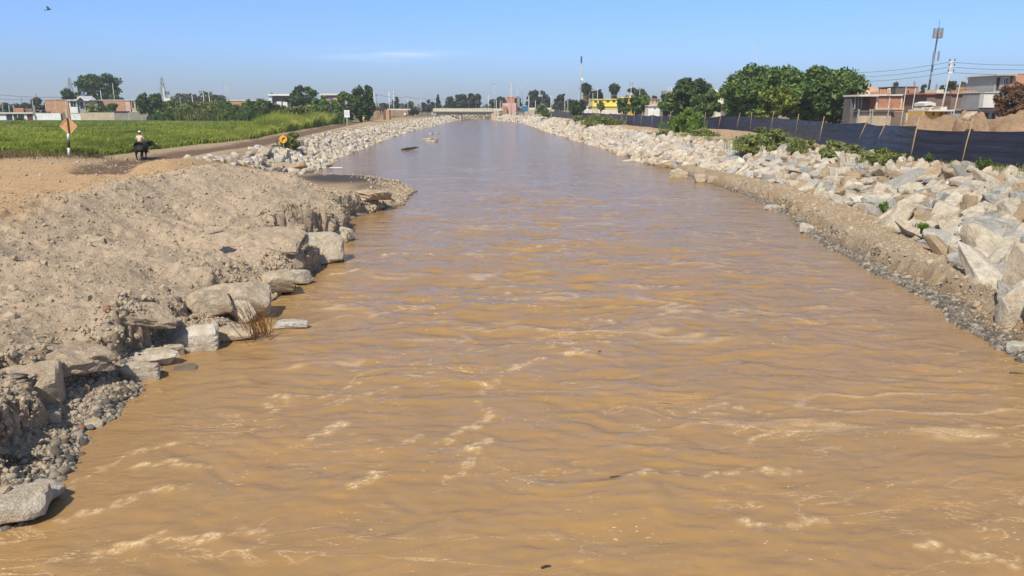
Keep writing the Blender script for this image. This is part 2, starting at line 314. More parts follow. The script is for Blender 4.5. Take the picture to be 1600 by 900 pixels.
TOE = ((-60, 13.2), (12, 13.4), (17, 13.8), (24, 15.9), (33, 18.4), (45, 20.3), (56, 20.8), (67, 19.8), (76, 17.6), (86, 15.4), (112, 14.9), (147, 12.8), (205, 9.8), (322, 4.8), (405, -9), (416, -7), (424, 6), (430, 30), (3000, 75))
TOEL = ((-60, -18), (50, -18), (72, -19), (100, -22), (150, -25), (205, -26.8), (410, -28), (424, -27), (436, -18), (446, 4), (452, 30), (3000, 60))
ROAD = ((-60, -21), (40, -23), (52, -27), (60, -29), (70, -27.6), (78, -27.0), (115, -31.2), (198, -40.2), (260, -45), (400, -52), (3000, -52))
EDGE = ((0, -33), (60, -33), (67, -32.3), (84, -31.8), (94, -31.8), (115, -34.6), (198, -43), (260, -48), (3000, -55))
def SL(y): return lerp(y, *SLP)+.35*fbm(y*.9, y*0+3.3, 5, 3)*(y > 5)*(y < 70)
def SR(y): return lerp(y, *SRP)+.30*fbm(y*.8, y*0+9.3, 6, 3)*(y > 5)*(y < 90)
def toeL(y): return lerp(y, *TOEL)
def toeR(y): return lerp(y, *TOE)
def wR(y): return lerp(y, (0, 8.2), (35, 6.5), (60, 5.0), (90, 5.0), (400, 5.6))
def road(y): return lerp(y, *ROAD)
def scarp(y):
    s = lerp(y, (8, 1.0), (10.8, .5), (11.6, 1.0), (14, 1.35), (16, 1.1), (18, .7), (20, 1.3), (22, .6), (25, .45), (30, .5), (32.3, .9), (33, 1.6), (34.2, .9), (35, .35), (40, .5), (42, .9), (44, .4), (48, .3))
    h = lerp(y, (8, .5), (12, .55), (15, .72), (18, .75), (22, .65), (26, .75), (31, .9), (33, 1.25), (36, .95), (40, .85), (44, 1.0), (48, .55), (52, .2), (56, .1))
    return s, h
COVES = [(*onz(px_, py_, zz_)[:2], rx_, ry_, zz_) for px_, py_, rx_, ry_, zz_ in ((452, 392, 1.0, 1.5, .25), (255, 512, .75, .9, .45), (140, 575, .8, .7, .4), (330, 492, .8, .8, .4), (575, 318, 1.1, 1.6, .2), (28, 742, .5, .5, .12), (30, 630, .7, .6, .4))]
def height(x, y, fine=True):
    x = np.asarray(x, float); y = np.asarray(y, float)
    # left bank
    d = SL(y)-x; s, h = scarp(y)
    h = h*np.clip(.30+1.35*vn(x*.42+7, y*.55, 23), .3, 1.25)
    s = np.maximum(.12, s+.75*fbm(x*.55+3, y*.75, 21, 4)+.20*fbm(x*3, y*3, 27, 3)+.09*fbm(x*9, y*9, 29, 2))
    dc = lerp(y, (8, 8.5), (28, 7.8), (36, 7), (44, 5.6), (50, 5)); zc = lerp(y, (8, 2.75), (24, 3.0), (36, 3.15), (42, 2.75), (46, 2.0), (50, .9), (53, .35), (60, .3))
    zc = zc+.30*fbm(x*.16, y*.16, 31, 3)
    beach = .03+.30*np.minimum(np.maximum(d, 0), s)
    z1 = .30*s+h
    tt = np.clip((d-s)/np.maximum(dc-s, .5), 0, 1); sl = z1+(np.maximum(zc, z1)-z1)*(tt**1.15)*(1-.18*np.sin(tt*math.pi)**2)
    step = np.clip((d-s)/(.30+1.3*np.clip(vn(x*.35, y*.5+40, 25)-.46, 0, 1)*2)+.5, 0, 1); step = step*step*(3-2*step)
    zf = 2.15+.25*fbm(x*.12, y*.12, 41, 3)
    back = sm(dc, dc+4.5, d); top = sl*(1-back)+zf*back
    zA = beach*(1-step)+np.maximum(top, beach)*step
    rise = sm(0, 1, (toeL(y)-x)/5.6); zB = np.maximum(np.minimum(.05+.16*np.maximum(d, 0), .32)+.06*fbm(x*.5, y*.5, 43, 3), .05+2.35*rise)
    zB = np.where(y > 70, .03+2.35*np.clip(d/5.4, 0, 1)+.0*x, zB)
    wB = sm(46, 53, y); zl = zA*(1-wB)+zB*wB
    rd = np.abs(x-road(y)); zl = zl-np.where(y > 46, .22*(1-sm(1.4, 2.6, rd)), 0)*(zl > 1.4)
    zl = zl-.50*np.exp(-(((x+28.6)/3.8)**2+((y-60)/6.)**2))
    zl = zl+.75*np.exp(-(((x+12.0)/2.6)**2+((y-40)/3.6)**2))*(d > .4)*sm(.4, 3.0, d)
    zl = zl+.55*np.exp(-(((x+21.0)/2.6)**2+((y-53)/4.)**2))
    amp = np.clip(d, 0, 1)*np.where(y < 52, 1, .35)*np.where(x > -24, 1, .4)
    for cx_, cy_, rx_, ry_, zz_ in COVES:
        q_ = np.sqrt(((x-cx_)/rx_)**2+((y-cy_)/ry_)**2)+.30*fbm(x*1.6, y*1.6, 91, 3); k_ = 1-sm(.86, 1.06, q_); zl = np.where(d > .05, np.minimum(zl, zl*(1-k_)+zz_*k_), zl)
    # right bank
    e = x-SR(y); T = toeR(y); b = np.maximum(T-SR(y), .05)
    q = np.clip(e/b, 0, 1); zb = .04+.42*q+.50*sm(.0, .30, e-.85-1.0*fbm(y*.5, x*.3, 51, 4)-.3*fbm(y*2.2, x*2, 52, 3))*(1-sm(.30, 1., q))*(b > .6)
    sr = np.clip((x-T)/wR(y), 0, 1); zr = zb+2.12*sr+.08*sm(.9, 1.1, sr)
    zr = zr+.22*fbm(x*.3, y*.3, 53, 4)*sm(.8, 1.05, (x-T)/wR(y))*np.where(y < 140, 1, .3)
    ampr = np.clip(e, 0, 1)*.55
    mid = (SL(y)+SR(y))/2
    z = np.where(x < mid, zl, zr); dd = np.where(x < mid, d, e); am = np.where(x < mid, amp, ampr)
    z = np.where(dd < 0, np.maximum(dd*.45, -1.2)+.02, z)
    if fine:
        nearw = np.exp(-np.maximum(y-8, 0)/110)
        z = z+am*nearw*(.22*fbm(x*.7, y*.7, 61, 4)+.17*np.abs(fbm(x*1.6, y*1.6, 63, 5, .6))+.075*fbm(x*5, y*5, 67, 3))
    return z
def grow(a, b, s0, k):
    o = [a]
    while o[-1] < b: o.append(o[-1]+max(s0, k*o[-1]))
    return o
ys = [-60, -40, -20, -8, 0, 4, 6.5]+grow(8, 60, .055, .0045)+grow(60.4, 430, .5, .012)+[450, 500, 600, 800, 1200, 2000, 3000]
xs = [-3000, -2000, -1000, -500, -300, -200, -150, -120, -100, -85, -72]+list(np.arange(-62, -40, 1.6))+list(np.arange(-40, -26, .45))+list(np.arange(-26, -17, .16))+list(np.arange(-17, -5.5, .062))+[-5, -3, 0, 3, 6, 9, 10.8]+list(np.arange(11.4, 20, .10))+list(np.arange(20, 32, .3))+list(np.arange(32, 60, 1.5))+[70, 85, 100, 130, 170, 240, 350, 500, 1000, 2000, 3000]
GX, GY = np.meshgrid(np.array(xs, float), np.array(ys, float)); Z = height(GX, GY)
nx, ny = len(xs), len(ys)
# undercut brows: the lip of the scarp leans out over its foot
d = SL(GY)-GX
e_ = .12
gxn = (height(GX+e_, GY, False)-height(GX-e_, GY, False))/(2*e_); gyn = (height(GX, GY+e_, False)-height(GX, GY-e_, False))/(2*e_)
gl = np.sqrt(gxn**2+gyn**2)+1e-6
near = (GY > 8) & (GY < 50) & (d > .05) & (d < 3.6)
s_, h_ = scarp(GY)
lip = sm(.9, 3.0, gl)*sm(.25, .8, Z)*near*.20*(.5+1.0*vn(GX*.8, GY*.8, 71))
crumb = sm(.6, 1.8, gl)*near*(.20*fbm(GY*2.6+GX*2, Z*4.1, 73, 4, .65)+.12*fbm(GY*9+GX*3, Z*11, 75, 2))
X2 = GX-gxn/gl*(lip+crumb); Y2 = GY-gyn/gl*(lip+crumb)
idx = np.arange(nx*ny).reshape(ny, nx)
Fq = np.stack([idx[:-1, :-1], idx[:-1, 1:], idx[1:, 1:], idx[1:, :-1]], -1).reshape(-1, 4)
e = GX-SR(GY); mid = (SL(GY)+SR(GY))/2; left = GX < mid
grey = np.array((.59, .455, .325)); orange = np.array((.60, .39, .21)); brown = np.array((.20, .125, .08)); green = np.array((.10, .14, .025)); plainc = np.array((.20, .16, .085)); tan = np.array((.47, .345, .22)); mudc = np.array((.15, .112, .075))
col = np.empty(GX.shape+(3,)); col[:] = tan
def put(mask, c):
    global col
    col = col*(1-mask[..., None])+c*mask[..., None]
w1 = sm(7.2, 9.2, d+1.3*fbm(GX*.25, GY*.25, 81, 3))
put(left*np.ones_like(GX), grey); put(left*w1*(GY < 64), orange); put(left*(GY >= 52)*np.clip((GY-52)/6, 0, 1)*(GX < toeL(GY)-4), tan)
put((~left)*sm(.5, .95, (GX-toeR(GY))/wR(GY)), np.array((.52, .36, .225))); put((~left)*(1-sm(.0, .4, (GX-toeR(GY))/2.))*.6, np.array((.50, .37, .24)))
put((~left)*np.clip(fbm(GX*.45, GY*.22, 84, 3)*2.2+.1, 0, 1)*(e > .6)*(GX < toeR(GY)+2)*.75, np.array((.40, .25, .125)))
put((~left)*np.clip((.6+.5*fbm(GX*.6, GY*.4, 83, 3)-np.abs(e-1.1)*.7), 0, 1)*.7, np.array((.42, .35, .27)))
rdd = np.abs(GX-road(GY)); put(left*(1-sm(1.5, 2.3, rdd+.3*fbm(GX, GY*.3, 85, 2)))*(GY > 48), brown)
fieldedge = lerp(GY, *EDGE)-.6*fbm(GX*.2, GY*.2, 87, 2)
infield = left*(GX < fieldedge)*sm(60.5, 62, GY+2*fbm(GX*.3, GY*.3, 88, 2))
put(infield*1., green); put((GY > 260)*np.clip((GY-260)/100, 0, 1), plainc); put(((GX > 34) & (GY > 0))*1., np.array((.30, .22, .14)))
spit = left*sm(49, 54, GY)*(1-sm(68, 72, GY))*(GX > -19); put(spit*.8, np.array((.48, .36, .235)))
cov = left*np.exp(-(((GX+13.3)/4.2)**2+((GY-65)/4.6)**2)); put(np.clip(cov*1.9, 0, 1), mudc)
put(np.clip(1.4*np.exp(-(((GX+10.2)/1.5)**2+((GY-58)/4.)**2))*left, 0, 1)*.8, mudc*1.3)
put((np.where(left, d, e) < 0)*1., mudc)
wet = np.clip(1.15-Z/.24, 0, 1)*(np.where(left, d, e) < 6); wet = np.maximum(wet, np.clip(cov*1.8, 0, 1)*.9)
STEEP = np.argwhere(near & (gl > .75) & (Z > .1) & (Z < 2.2)); STEEP_P = np.stack([X2, Y2, Z], -1)
me = npmesh('ground', np.stack([X2, Y2, Z], -1).reshape(-1, 3), Fq, M['soil'], True, {'wet': wet.ravel()}, col.reshape(-1, 3))
ground = tag(link('ground', me), 'bare tan and orange earth of both river banks and the plain beyond', None, None, 'structure')

# ------------------------------------------------------------------ river
wy = [-60, -30, -10, 2, 6]+grow(7.6, 60, .055, .0046)+grow(60.5, 420, .6, .013)+[500, 700, 1200, 3000]
wx = list(np.arange(-29.6, -10, 1.4))+list(np.arange(-9.6, 17, .072))+list(np.arange(17, 40, .8))
WX, WY = np.meshgrid(np.array(wx), np.array(wy, float))
fadew = np.exp(-np.maximum(WY-10, 0)/60); shal = sm(-.1, 2.2, np.minimum(WX-SL(WY), SR(WY)-WX))
wxx = WX+.9*fbm(WX*.35, WY*.35, 101, 3); wyy = WY+.9*fbm(WX*.35+9, WY*.35, 103, 3)
rid = lambda a: 1-np.abs(a)
centre = np.exp(-((WX-1.5)/7.)**2)
w_big = fbm(wxx*.16, wyy*.34, 105, 3); w_mid = rid(fbm(wxx*.38, wyy*.95, 107, 3))-.75; w_sm = fbm(wxx*1.1, wyy*2.6, 109, 3); w_fin = fbm(wxx*3.4, wyy*6.5, 111, 2)
ncal = .20+.80*sm(10, 26, WY)
WZ = (.13*w_big*ncal+.21*w_mid*(.45+.75*centre)*ncal+.060*w_sm*(.45+.55*ncal)+.018*w_fin)*fadew*shal
foam = np.zeros_like(WX)
crest = sm(.13, .235, w_mid+.05*w_sm)*sm(.1, .45, fbm(WX*.22, WY*.4, 113, 3)+.12*centre); foam += .6*crest*np.exp(-np.maximum(WY-9, 0)/45)*shal
LINES = [[(140, 874), (200, 853), (260, 838), (330, 842), (405, 826)], [(688, 694), (738, 668), (766, 650), (750, 628), (758, 602), (800, 576), (850, 562)], [(732, 706), (768, 690)],
         [(985, 743), (1020, 738), (1064, 741)], [(518, 630), (560, 617), (612, 609)], [(98, 768), (150, 736), (212, 708), (275, 692)], [(598, 706), (640, 690), (662, 678)], [(545, 765), (575, 748), (606, 735)],
         [(425, 640), (424, 618), (500, 622), (560, 600)], [(908, 497), (935, 495), (962, 504)], [(600, 400), (650, 397), (705, 400)], [(100, 810), (160, 800), (215, 775), (300, 760)], [(885, 556), (905, 550), (925, 556)],
         [(1085, 640), (1140, 632), (1205, 645)], [(1105, 745), (1180, 735), (1240, 738)], [(700, 750), (730, 735), (742, 715)], [(200, 735), (260, 722), (320, 730)], [(480, 690), (520, 668), (545, 660)], [(1440, 850), (1500, 862), (1590, 886)], [(1160, 820), (1230, 822), (1290, 815)],
         [(720, 362), (760, 360)], [(520, 430), (560, 424)], [(800, 392), (850, 385)], [(1000, 450), (1050, 444)], [(740, 470), (800, 455)], [(590, 490), (640, 480)]]
for L in LINES:
    pts = []
    for a, b in zip(L[:-1], L[1:]):
        pts += [onz(a[0]+(b[0]-a[0])*k/8, a[1]+(b[1]-a[1])*k/8)[:2] for k in range(8)]
    pts.append(onz(*L[-1])[:2]); pts = np.array(pts); pts += (.16+.004*pts[:, 1:])*(RNG.random(pts.shape)-.5)
    lo, hi = pts.min(0)-.8, pts.max(0)+.8
    m = (WX > lo[0]) & (WX < hi[0]) & (WY > lo[1]) & (WY < hi[1])
    if not m.any(): continue
    dx = WX[m][:, None]-pts[:, 0]; dy = WY[m][:, None]-pts[:, 1]; q2 = dx*dx+dy*dy; k = q2.argmin(1); dist = np.sqrt(q2[np.arange(len(k)), k])
    along = vn(k*.35, k*0+L[0][0], 117)
    wv = .034+.0020*WY[m]; foam[m] = np.maximum(foam[m], np.exp(-(dist/(wv*(.4+.9*along)))**2)*(.45+.6*along)*.95); WZ[m] += .032*along*np.exp(-(dist/(wv*2.6))**2)
widx = np.arange(WX.size).reshape(WX.shape)
Fw = np.stack([widx[:-1, :-1], widx[:-1, 1:], widx[1:, 1:], widx[1:, :-1]], -1).reshape(-1, 4)
me = npmesh('river', np.stack([WX, WY, WZ], -1).reshape(-1, 3), Fw, M['water'], True, {'foam': np.clip(foam, 0, 1).ravel(), 'chop': (.72-.30*np.exp(-((WY-38)/20)**2)+.28*np.exp(-np.maximum(WY-10, 0)/14)).ravel()})
tag(link('river', me), 'wide muddy brown river flowing between rock banks', None, None, 'structure')

# ------------------------------------------------------------------ rocks
def ico(sub):
    bm = bmesh.new(); bmesh.ops.create_icosphere(bm, subdivisions=sub, radius=1); V = np.array([v.co[:] for v in bm.verts]); Fc = np.array([[v.index for v in f.verts] for f in bm.faces]); bm.free(); return V, Fc
ICO = {k: ico(k) for k in (1, 2, 3, 4)}
def rock(seed, sub, planes=8, p=60, rough=.05, dims=(1, .75, .6)):
    rg = np.random.default_rng(seed); U, Fc = ICO[sub]
    N = rg.normal(size=(planes, 3)); N /= np.linalg.norm(N, axis=1)[:, None]
    N = np.vstack([N, [[0, 0, 1], [0, 0, -1], [1, .1, 0], [-1, .1, .1], [0, 1, .1], [.1, -1, 0]]]); D = rg.uniform(.55, 1., len(N))
    a = np.maximum(U@N.T, 0)/D; r = (a**p).sum(1)**(-1/p)
    V = U*r[:, None]
    f = fbm(V[:, 0]*2.2+V[:, 2]*1.3+seed, V[:, 1]*2.2-V[:, 2]*1.7, seed, 3)
    V = V*(1+rough*f[:, None])*np.array(dims); return V, Fc
def pebble(seed, sub=1):
    rg = np.random.default_rng(seed); U, Fc = ICO[sub]; return U*(1+.12*rg.normal(size=(len(U), 1)))*rg.uniform(.6, 1, 3), Fc
def rots(n, tilt=.5, rg=RNG):
    a = rg.uniform(0, 2*math.pi, n); b = rg.normal(0, tilt, n); c = rg.normal(0, tilt, n); o = np.zeros(n); i = np.ones(n)
    Rz = np.array([[np.cos(a), -np.sin(a), o], [np.sin(a), np.cos(a), o], [o, o, i]]).transpose(2, 0, 1)
    Rx = np.array([[i, o, o], [o, np.cos(b), -np.sin(b)], [o, np.sin(b), np.cos(b)]]).transpose(2, 0, 1)
    Ry = np.array([[np.cos(c), o, np.sin(c)], [o, i, o], [-np.sin(c), o, np.cos(c)]]).transpose(2, 0, 1)
    return Rx@Ry@Rz
def scatter(name, protos, pos, scale, mat, tilt=.5, smooth=False):
    VV = []; FF = []; TT = []; n0 = 0; pos = np.asarray(pos); k = RNG.integers(0, len(protos), len(pos)); Rm = rots(len(pos), tilt)
    for j, (V, Fc) in enumerate(protos):
        m = np.where(k == j)[0]
        if not len(m): continue
        sc_ = scale[m]; sc_ = sc_[:, None, None] if sc_.ndim == 1 else sc_[:, None, :]
        q = np.einsum('nij,nvj->nvi', Rm[m], V[None]*sc_)+pos[m][:, None, :]
        VV.append(q.reshape(-1, 3)); FF.append((Fc[None]+(np.arange(len(m))*len(V))[:, None, None]).reshape(-1, 3)+n0); TT.append(np.repeat(RNG.random(len(m)), len(V))); n0 += len(m)*len(V)
    return npmesh(name, np.concatenate(VV), np.concatenate(FF), mat, smooth, {'tint': np.concatenate(TT)})
PROTO = []
for k in range(18):
    V, Fc = rock(100+k, 4, 9, 40, .06, dims=[(1, .72, .62), (1.15, .65, .5), (.95, .85, .7), (1.4, .6, .5)][k % 4]); PROTO.append(npmesh('boulder', V, Fc, M['rock'], False))
PROTO_LOW = [rock(200+k, 1, p=40, rough=.08, dims=(1, .75, .65)) for k in range(10)]; PROTO_MID = [rock(220+k, 2, p=30, rough=.06, dims=(1, .75, .65)) for k in range(10)]
cand = []                                                 # (x, y, z, size, bank)
def fill(bank):
    y = 12.5 if bank == 'R' else 56.
    while y < 470:
        spc = ((1.08 if y < 30 else .92) if bank == 'R' else .80)+.0011*y; T = toeR(np.array(y)) if bank == 'R' else toeL(np.array(y)); w = wR(np.array(y))+.2 if bank == 'R' else 4.9+.0*y
        u = -.3
        while u < w:
            yy = y+RNG.uniform(-.4, .4)*spc; uu = u+RNG.uniform(-.4, .4)*spc
            if bank == 'L' and yy < 68 and uu < 1.5+ (68-yy)*.28: u += spc*.85; continue
            x = float(T)+uu if bank == 'R' else float(T)-uu
            s = RNG.uniform(.42, .80)*((1.28 if yy < 30 else 1.15) if yy < 38 and bank == 'R' else 1.)*(1.45 if RNG.random() < .12 else 1)*(.80 if bank == 'L' else 1.)*(1+.0006*yy)*(.75 if uu > w-1. else 1)
            cand.append((x, yy, float(height(np.array(x), np.array(yy), False))+s*(.10 if uu < .7*w else -.08), s, bank, uu/w)); u += spc*(.80+.25*RNG.random())
        y += spc*.84
fill('R'); fill('L')
cand.sort(key=lambda c: -c[3]/math.hypot(c[0], c[1]))
ok = [c for c in cand if abs(c[0])*F_PX/c[1]/1. < 830 and (c[1] > 18.5 or c[4] == 'L')]; rest = [c for c in cand if c not in set(ok)]
IND = 275
TONES = ('cream', 'cream', 'grey', 'cream', 'cream', 'grey', 'tan')
for i, (x, y, z, s, b, fu) in enumerate(ok[:IND]):
    o = link('boulder', PROTO[RNG.integers(len(PROTO))]); a = RNG.uniform(-.5, .5)+(R(200) if b == 'R' else R(15))
    if RNG.random() < .3: a += R(90)
    o.location = (x, y, z); tl_ = .22 if s > .8 else .45; o.rotation_euler = (RNG.normal(0, tl_), RNG.normal(-.25 if b == 'R' else .25, tl_)*(-1), a)
    o.scale = (s*RNG.uniform(.95, 1.5), s*RNG.uniform(.8, 1.15), s*(RNG.uniform(.6, .85) if s > .8 else RNG.uniform(.75, 1.15)))
    tn_ = TONES[RNG.integers(7)]; o.material_slots[0].link = 'OBJECT'; o.material_slots[0].material = M['rock_'+tn_]
    size = 'large ' if s > .72 else 'small ' if s < .44 else ''
    q_ = o.scale; size += 'long ' if q_[0] > 1.45*q_[1] else 'flat ' if q_[2] < .68*q_[0] else 'blocky '
    row = 'low on' if fu < .25 else 'topping' if fu > .75 else 'halfway up'
    if b == 'R': lab = f"{size}{tn_} boulder {row} the right riprap, "+('at the picture edge' if y < 26 else 'below the rightmost fence panels' if y < 38 else 'below the long low shrub' if y < 52 else 'below the leaning fence posts')
    else: lab = f"{size}{tn_} boulder {row} the left rock slope near the orange sign"
    tag(o, lab, 'boulder', 'riprap boulders of the right bank' if b == 'R' else 'riprap boulders of the left bank')
rr = ok[IND:]+rest; pa = np.array([c[:3] for c in rr]); sa = np.array([c[3] for c in rr])
sc3 = sa[:, None]*RNG.uniform(.8, 1.35, (len(sa), 3))
nearm = pa[:, 1] < 110
m1 = scatter('riprap', PROTO_MID, pa[nearm], sc3[nearm], M['rock'], .5); m2 = scatter('riprap_far', PROTO_LOW, pa[~nearm], sc3[~nearm], M['rock'], .5)
bm = bmesh.new(); bm.from_mesh(m1); bm.from_mesh(m2); bm.to_mesh(m1); bm.free(); bpy.data.meshes.remove(m2)
tag(link('riprap', m1), 'far run of pale broken rock lining both river banks as far as the bridge', None, None, 'stuff')
# rocks one can name, at the foot of the left bluff and in the water
def big(px, py, z, w, lab, dims=(1, .7, .5), rz=0., seed=1, mat='rock_dusty', tilt=(0, 0), cat='rock', group=None, sub=4, dz=0.):
    p = onz(px, py, z); V, Fc = rock(seed, sub, 9, 50, .07, dims); L = V[:, 0].max()-V[:, 0].min()
    o = link('rock', npmesh('rock', V*(w/L), Fc, M[mat], False)); o.location = (p[0], p[1], z+dz); o.rotation_euler = (tilt[0], tilt[1], rz); return tag(o, lab, cat, group)
big(6, 797, .20, 1.15, 'flat pale granite slab at the bottom left corner of the photo by the water', (1, .8, .42), .2, 301, 'rock_cream', dz=.06)
big(72, 766, .12, .62, 'grey sloping wet rock right beside the pale corner slab', (1, .8, .5), -.3, 302, 'rock')
big(42, 612, .52, 1.25, 'rounded brown boulder buried in the eroded bank above the pebbles, at the left edge', (1, .8, .85), .4, 303, dz=.05)
big(70, 655, .22, .6, 'smooth tan half buried stone just below the rounded brown boulder', (1, .7, .5), .3, 304)
big(142, 662, .05, .42, 'small white and black speckled rock at the pebbly waterline', (1, .6, .4), .1, 305, 'rock')
big(218, 585, .10, .85, 'pale wedge rock at the waterline left of the larger flat rock', (1, .62, .45), .25, 306, 'rock_cream')
big(240, 561, .14, 1.2, 'long pale flat rock at the foot of the crumbling bank', (1, .6, .42), .3, 307, 'rock_cream')
big(268, 548, .10, .45, 'small grey angular rock wedged between two flat pale rocks', (1, .8, .6), .8, 308, 'rock')
big(302, 532, .16, 1.4, 'broad cream rock with a rough top at the waterline left of the dry reeds', (1, .6, .48), .15, 309, 'rock_cream')
big(366, 521, .10, 1.2, 'low dusty rock directly under the bunch of dry reeds', (1, .6, .4), .1, 310)
big(378, 488, .25, .9, 'white angular rock tilted behind the dry reeds', (1, .7, .6), -.5, 311, 'rock_cream', (.3, .4))
big(326, 474, .60, 1.25, 'dusty rounded rock left of the large tan block under the bank lip', (1, .8, .62), .5, 312)
big(378, 464, .55, 2.3, 'large tan flat topped block jutting out under the bank lip', (1, .62, .42), .1, 313, tilt=(.12, .05))
big(424, 441, .40, 1.35, 'dark undercut rock shaded beneath the overhanging soil', (1, .7, .55), .4, 314)
big(464, 436, .18, 1.3, 'pale low slab at the waterline below the soil tongue', (1, .65, .45), .25, 315, 'rock_cream')
big(490, 396, .30, 2.3, 'big cracked cream boulder under the dark hollow in the bank', (1, .8, .75), .1, 316, 'rock_cream')
big(530, 368, .25, 1.4, 'pointed grey wedge rock at the water end of the bluff', (1, .6, .55), .35, 317, 'rock', (.2, -.2))
big(457, 507, .06, .95, 'wet rounded rock standing alone in the river off the dry reeds', (1, .6, .38), .1, 318, 'rock')
big(289, 577, -.02, .6, 'dark nearly drowned rock just off the left shore', (1, .5, .25), .2, 319, 'pebble_wet')
big(580, 325, .18, .8, 'white rounded stone at the foot of the far bluff end', (1, .8, .7), 0, 320, 'rock')
big(146, 380, 1.9, .62, 'lone tan stone lying on the left dirt slope', (1, .7, .55), .4, 321)
big(333, 360, 2.0, .5, 'pale stone lying high on the dirt slope near its crest', (1, .7, .6), .9, 322)
for k, (px, py, w, lab) in enumerate([(1060, 272, 1.7, 'leftmost low cream boulder of the group reaching out from the right bank'), (1098, 262, 2.0, 'tall pointed tan boulder of the group reaching out from the right bank'), (1118, 270, 1.8, 'flat faced orange boulder of the group reaching out from the right bank'), (1092, 279, 1.3, 'small boulder at the front of the group reaching out from the right bank'), (1132, 279, 1.5, 'rounded orange boulder at the right end of the group reaching out from the right bank'), (1115, 281, 1.2, 'low dark footed boulder in front of the flat faced orange one')]):
    big(px, py, .28, w, lab, (1, .7, .62), .4*k, 330+k, 'rock_dusty' if k > 1 else 'rock', sub=3)
for k, (px, py, w, lab, mt) in enumerate([(668, 217.5, 1.3, 'pale rock at the middle of the mid river shoal', 'rock'), (675, 216.5, 1.7, 'largest pale rock of the mid river shoal', 'rock'), (681, 217.5, 1.2, 'cream rock at the right of the mid river shoal', 'rock'), (663.5, 218, 1.1, 'brown low rock at the left end of the mid river shoal', 'rock_dusty'), (671, 220.5, 1.2, 'reddish low rock in front on the mid river shoal', 'rock_dusty'), (679, 220.8, 1.3, 'wide brown low rock in front right on the mid river shoal', 'rock_dusty'), (674, 209, 1.2, 'flat far rock left behind the mid river shoal', 'rock_dusty'), (683, 208, 1.3, 'flat far rock right behind the mid river shoal', 'rock_dusty')]):
    big(px, py, .06, w, lab, (1, .6, .38), .7*k, 340+k, mt, sub=3)
big(1260, 358, .18, .75, 'dark green tinted boulder at the water corner of the right bank', (1, .8, .7), .5, 345, 'rock')
big(1205, 325, .06, 1.0, 'white flat stone at the right waterline', (1, .6, .35), .1, 346, 'rock', sub=3)
big(1590, 545, .12, .55, 'wet boulder among dark pebbles at the right edge of the photo', (1, .8, .6), .4, 347, 'rock', sub=3)

# tongues of firm soil overhanging the hollows of the left bluff
for k, (px, py, z, w, dm_, lab) in enumerate(((440, 373, 1.42, 2.3, (1, .85, .22), 'soil ledge overhanging the hollow above the big cracked cream boulder'), (240, 487, 1.12, 1.7, (1, .8, .26), 'soil ledge over the hollow behind the broad cream rock'), (122, 553, .98, 1.6, (1, .8, .26), 'soil ledge over the hollow above the pebbles near the left edge'), (588, 303, 1.0, 2.4, (1, .8, .28), 'soil ledge at the far end of the left bluff'))):
    p = onz(px, py, z); V, Fc = rock(420+k, 4, 7, 22, .26, dm_); L = V[:, 0].max()-V[:, 0].min(); V = V*(w/L); V[:, 2] += .05*fbm(V[:, 0]*6, V[:, 1]*6, 430+k, 3)
    o = link('soil_ledge', npmesh('soil_ledge', V, Fc, M['soil'], False, None, np.repeat(grey[None]*.97, len(V), 0))); o.location = (p[0]-.32, p[1]+.25, z-.14); o.rotation_euler = (.06, .10, .5*k); tag(o, lab, 'soil ledge', 'soil ledges of the left bluff')

# cobbles, gravel, clods
PEB = [pebble(k) for k in range(8)]; PEB2 = [pebble(20+k, 2) for k in range(6)]
def pick(n, fx): a = fx(n); return np.c_[a, height(a[:, 0], a[:, 1])]
def beach_l(n):
    y = RNG.uniform(9.5, 21, n); s, h = scarp(y); dd = RNG.beta(1.1, 1.3, n)*(s+.5); return np.c_[SL(y)-dd+.1, y]
p = pick(8500, beach_l); s = np.exp(RNG.normal(-3.75, .5, len(p))); s = np.minimum(s, .085)
tag(link('gravel', scatter('gravel', PEB, p, s, M['pebble'], 3, True)), 'grey and tan pebbles covering the left water edge', None, None, 'stuff')
pc = pick(110, beach_l); CM = [npmesh('cobble', V, Fc, M['pebble'], True) for V, Fc in PEB2]
for q in pc:
    o = link('cobble', CM[RNG.integers(6)]); sz = RNG.uniform(.055, .115); o.location = (q[0], q[1], q[2]+sz*.25); o.scale = (sz, sz*RNG.uniform(.7, 1), sz*RNG.uniform(.5, .8)); o.rotation_euler = (RNG.normal(0, .3), RNG.normal(0, .3), RNG.uniform(0, 6.3))
    tn_ = ('grey', 'tan', 'pale', 'reddish')[RNG.integers(4)]; o.material_slots[0].link = 'OBJECT'; o.material_slots[0].material = M['cobble_'+tn_]
    wh = 'beside the corner slabs' if q[1] < 11.5 else 'below the rounded brown boulder' if q[1] < 14 else 'left of the pale wedge rock' if q[1] < 16.5 else 'by the long pale flat rock'
    tag(o, f"{'large ' if sz > .09 else ''}{tn_} rounded cobble on the left water edge {wh}", 'cobble', 'rounded cobbles on the left water edge')
def beach_lw(n):
    y = RNG.uniform(10, 17.5, n); return np.c_[SL(y)-RNG.uniform(-.25, .35, n), y]
def beach_r(n):
    y = 15+45*RNG.beta(1, 1.9, n); return np.c_[SR(y)+np.abs(RNG.normal(0, .34, n))-.12, y]
p = np.vstack([pick(1200, beach_lw), pick(10000, beach_r)]); s = np.minimum(np.exp(RNG.normal(-3.1, .45, len(p))), .14)
tag(link('wet_gravel', scatter('wet_gravel', PEB, p, s, M['pebble_wet'], 3, True)), 'dark wet pebbles in a band along both near waterlines', None, None, 'stuff')
def beach_rd(n):
    y = 15+50*RNG.beta(1, 1.7, n); b = np.maximum(toeR(y)-SR(y), .3); return np.c_[SR(y)+b*RNG.uniform(.1, 1.1, n), y]
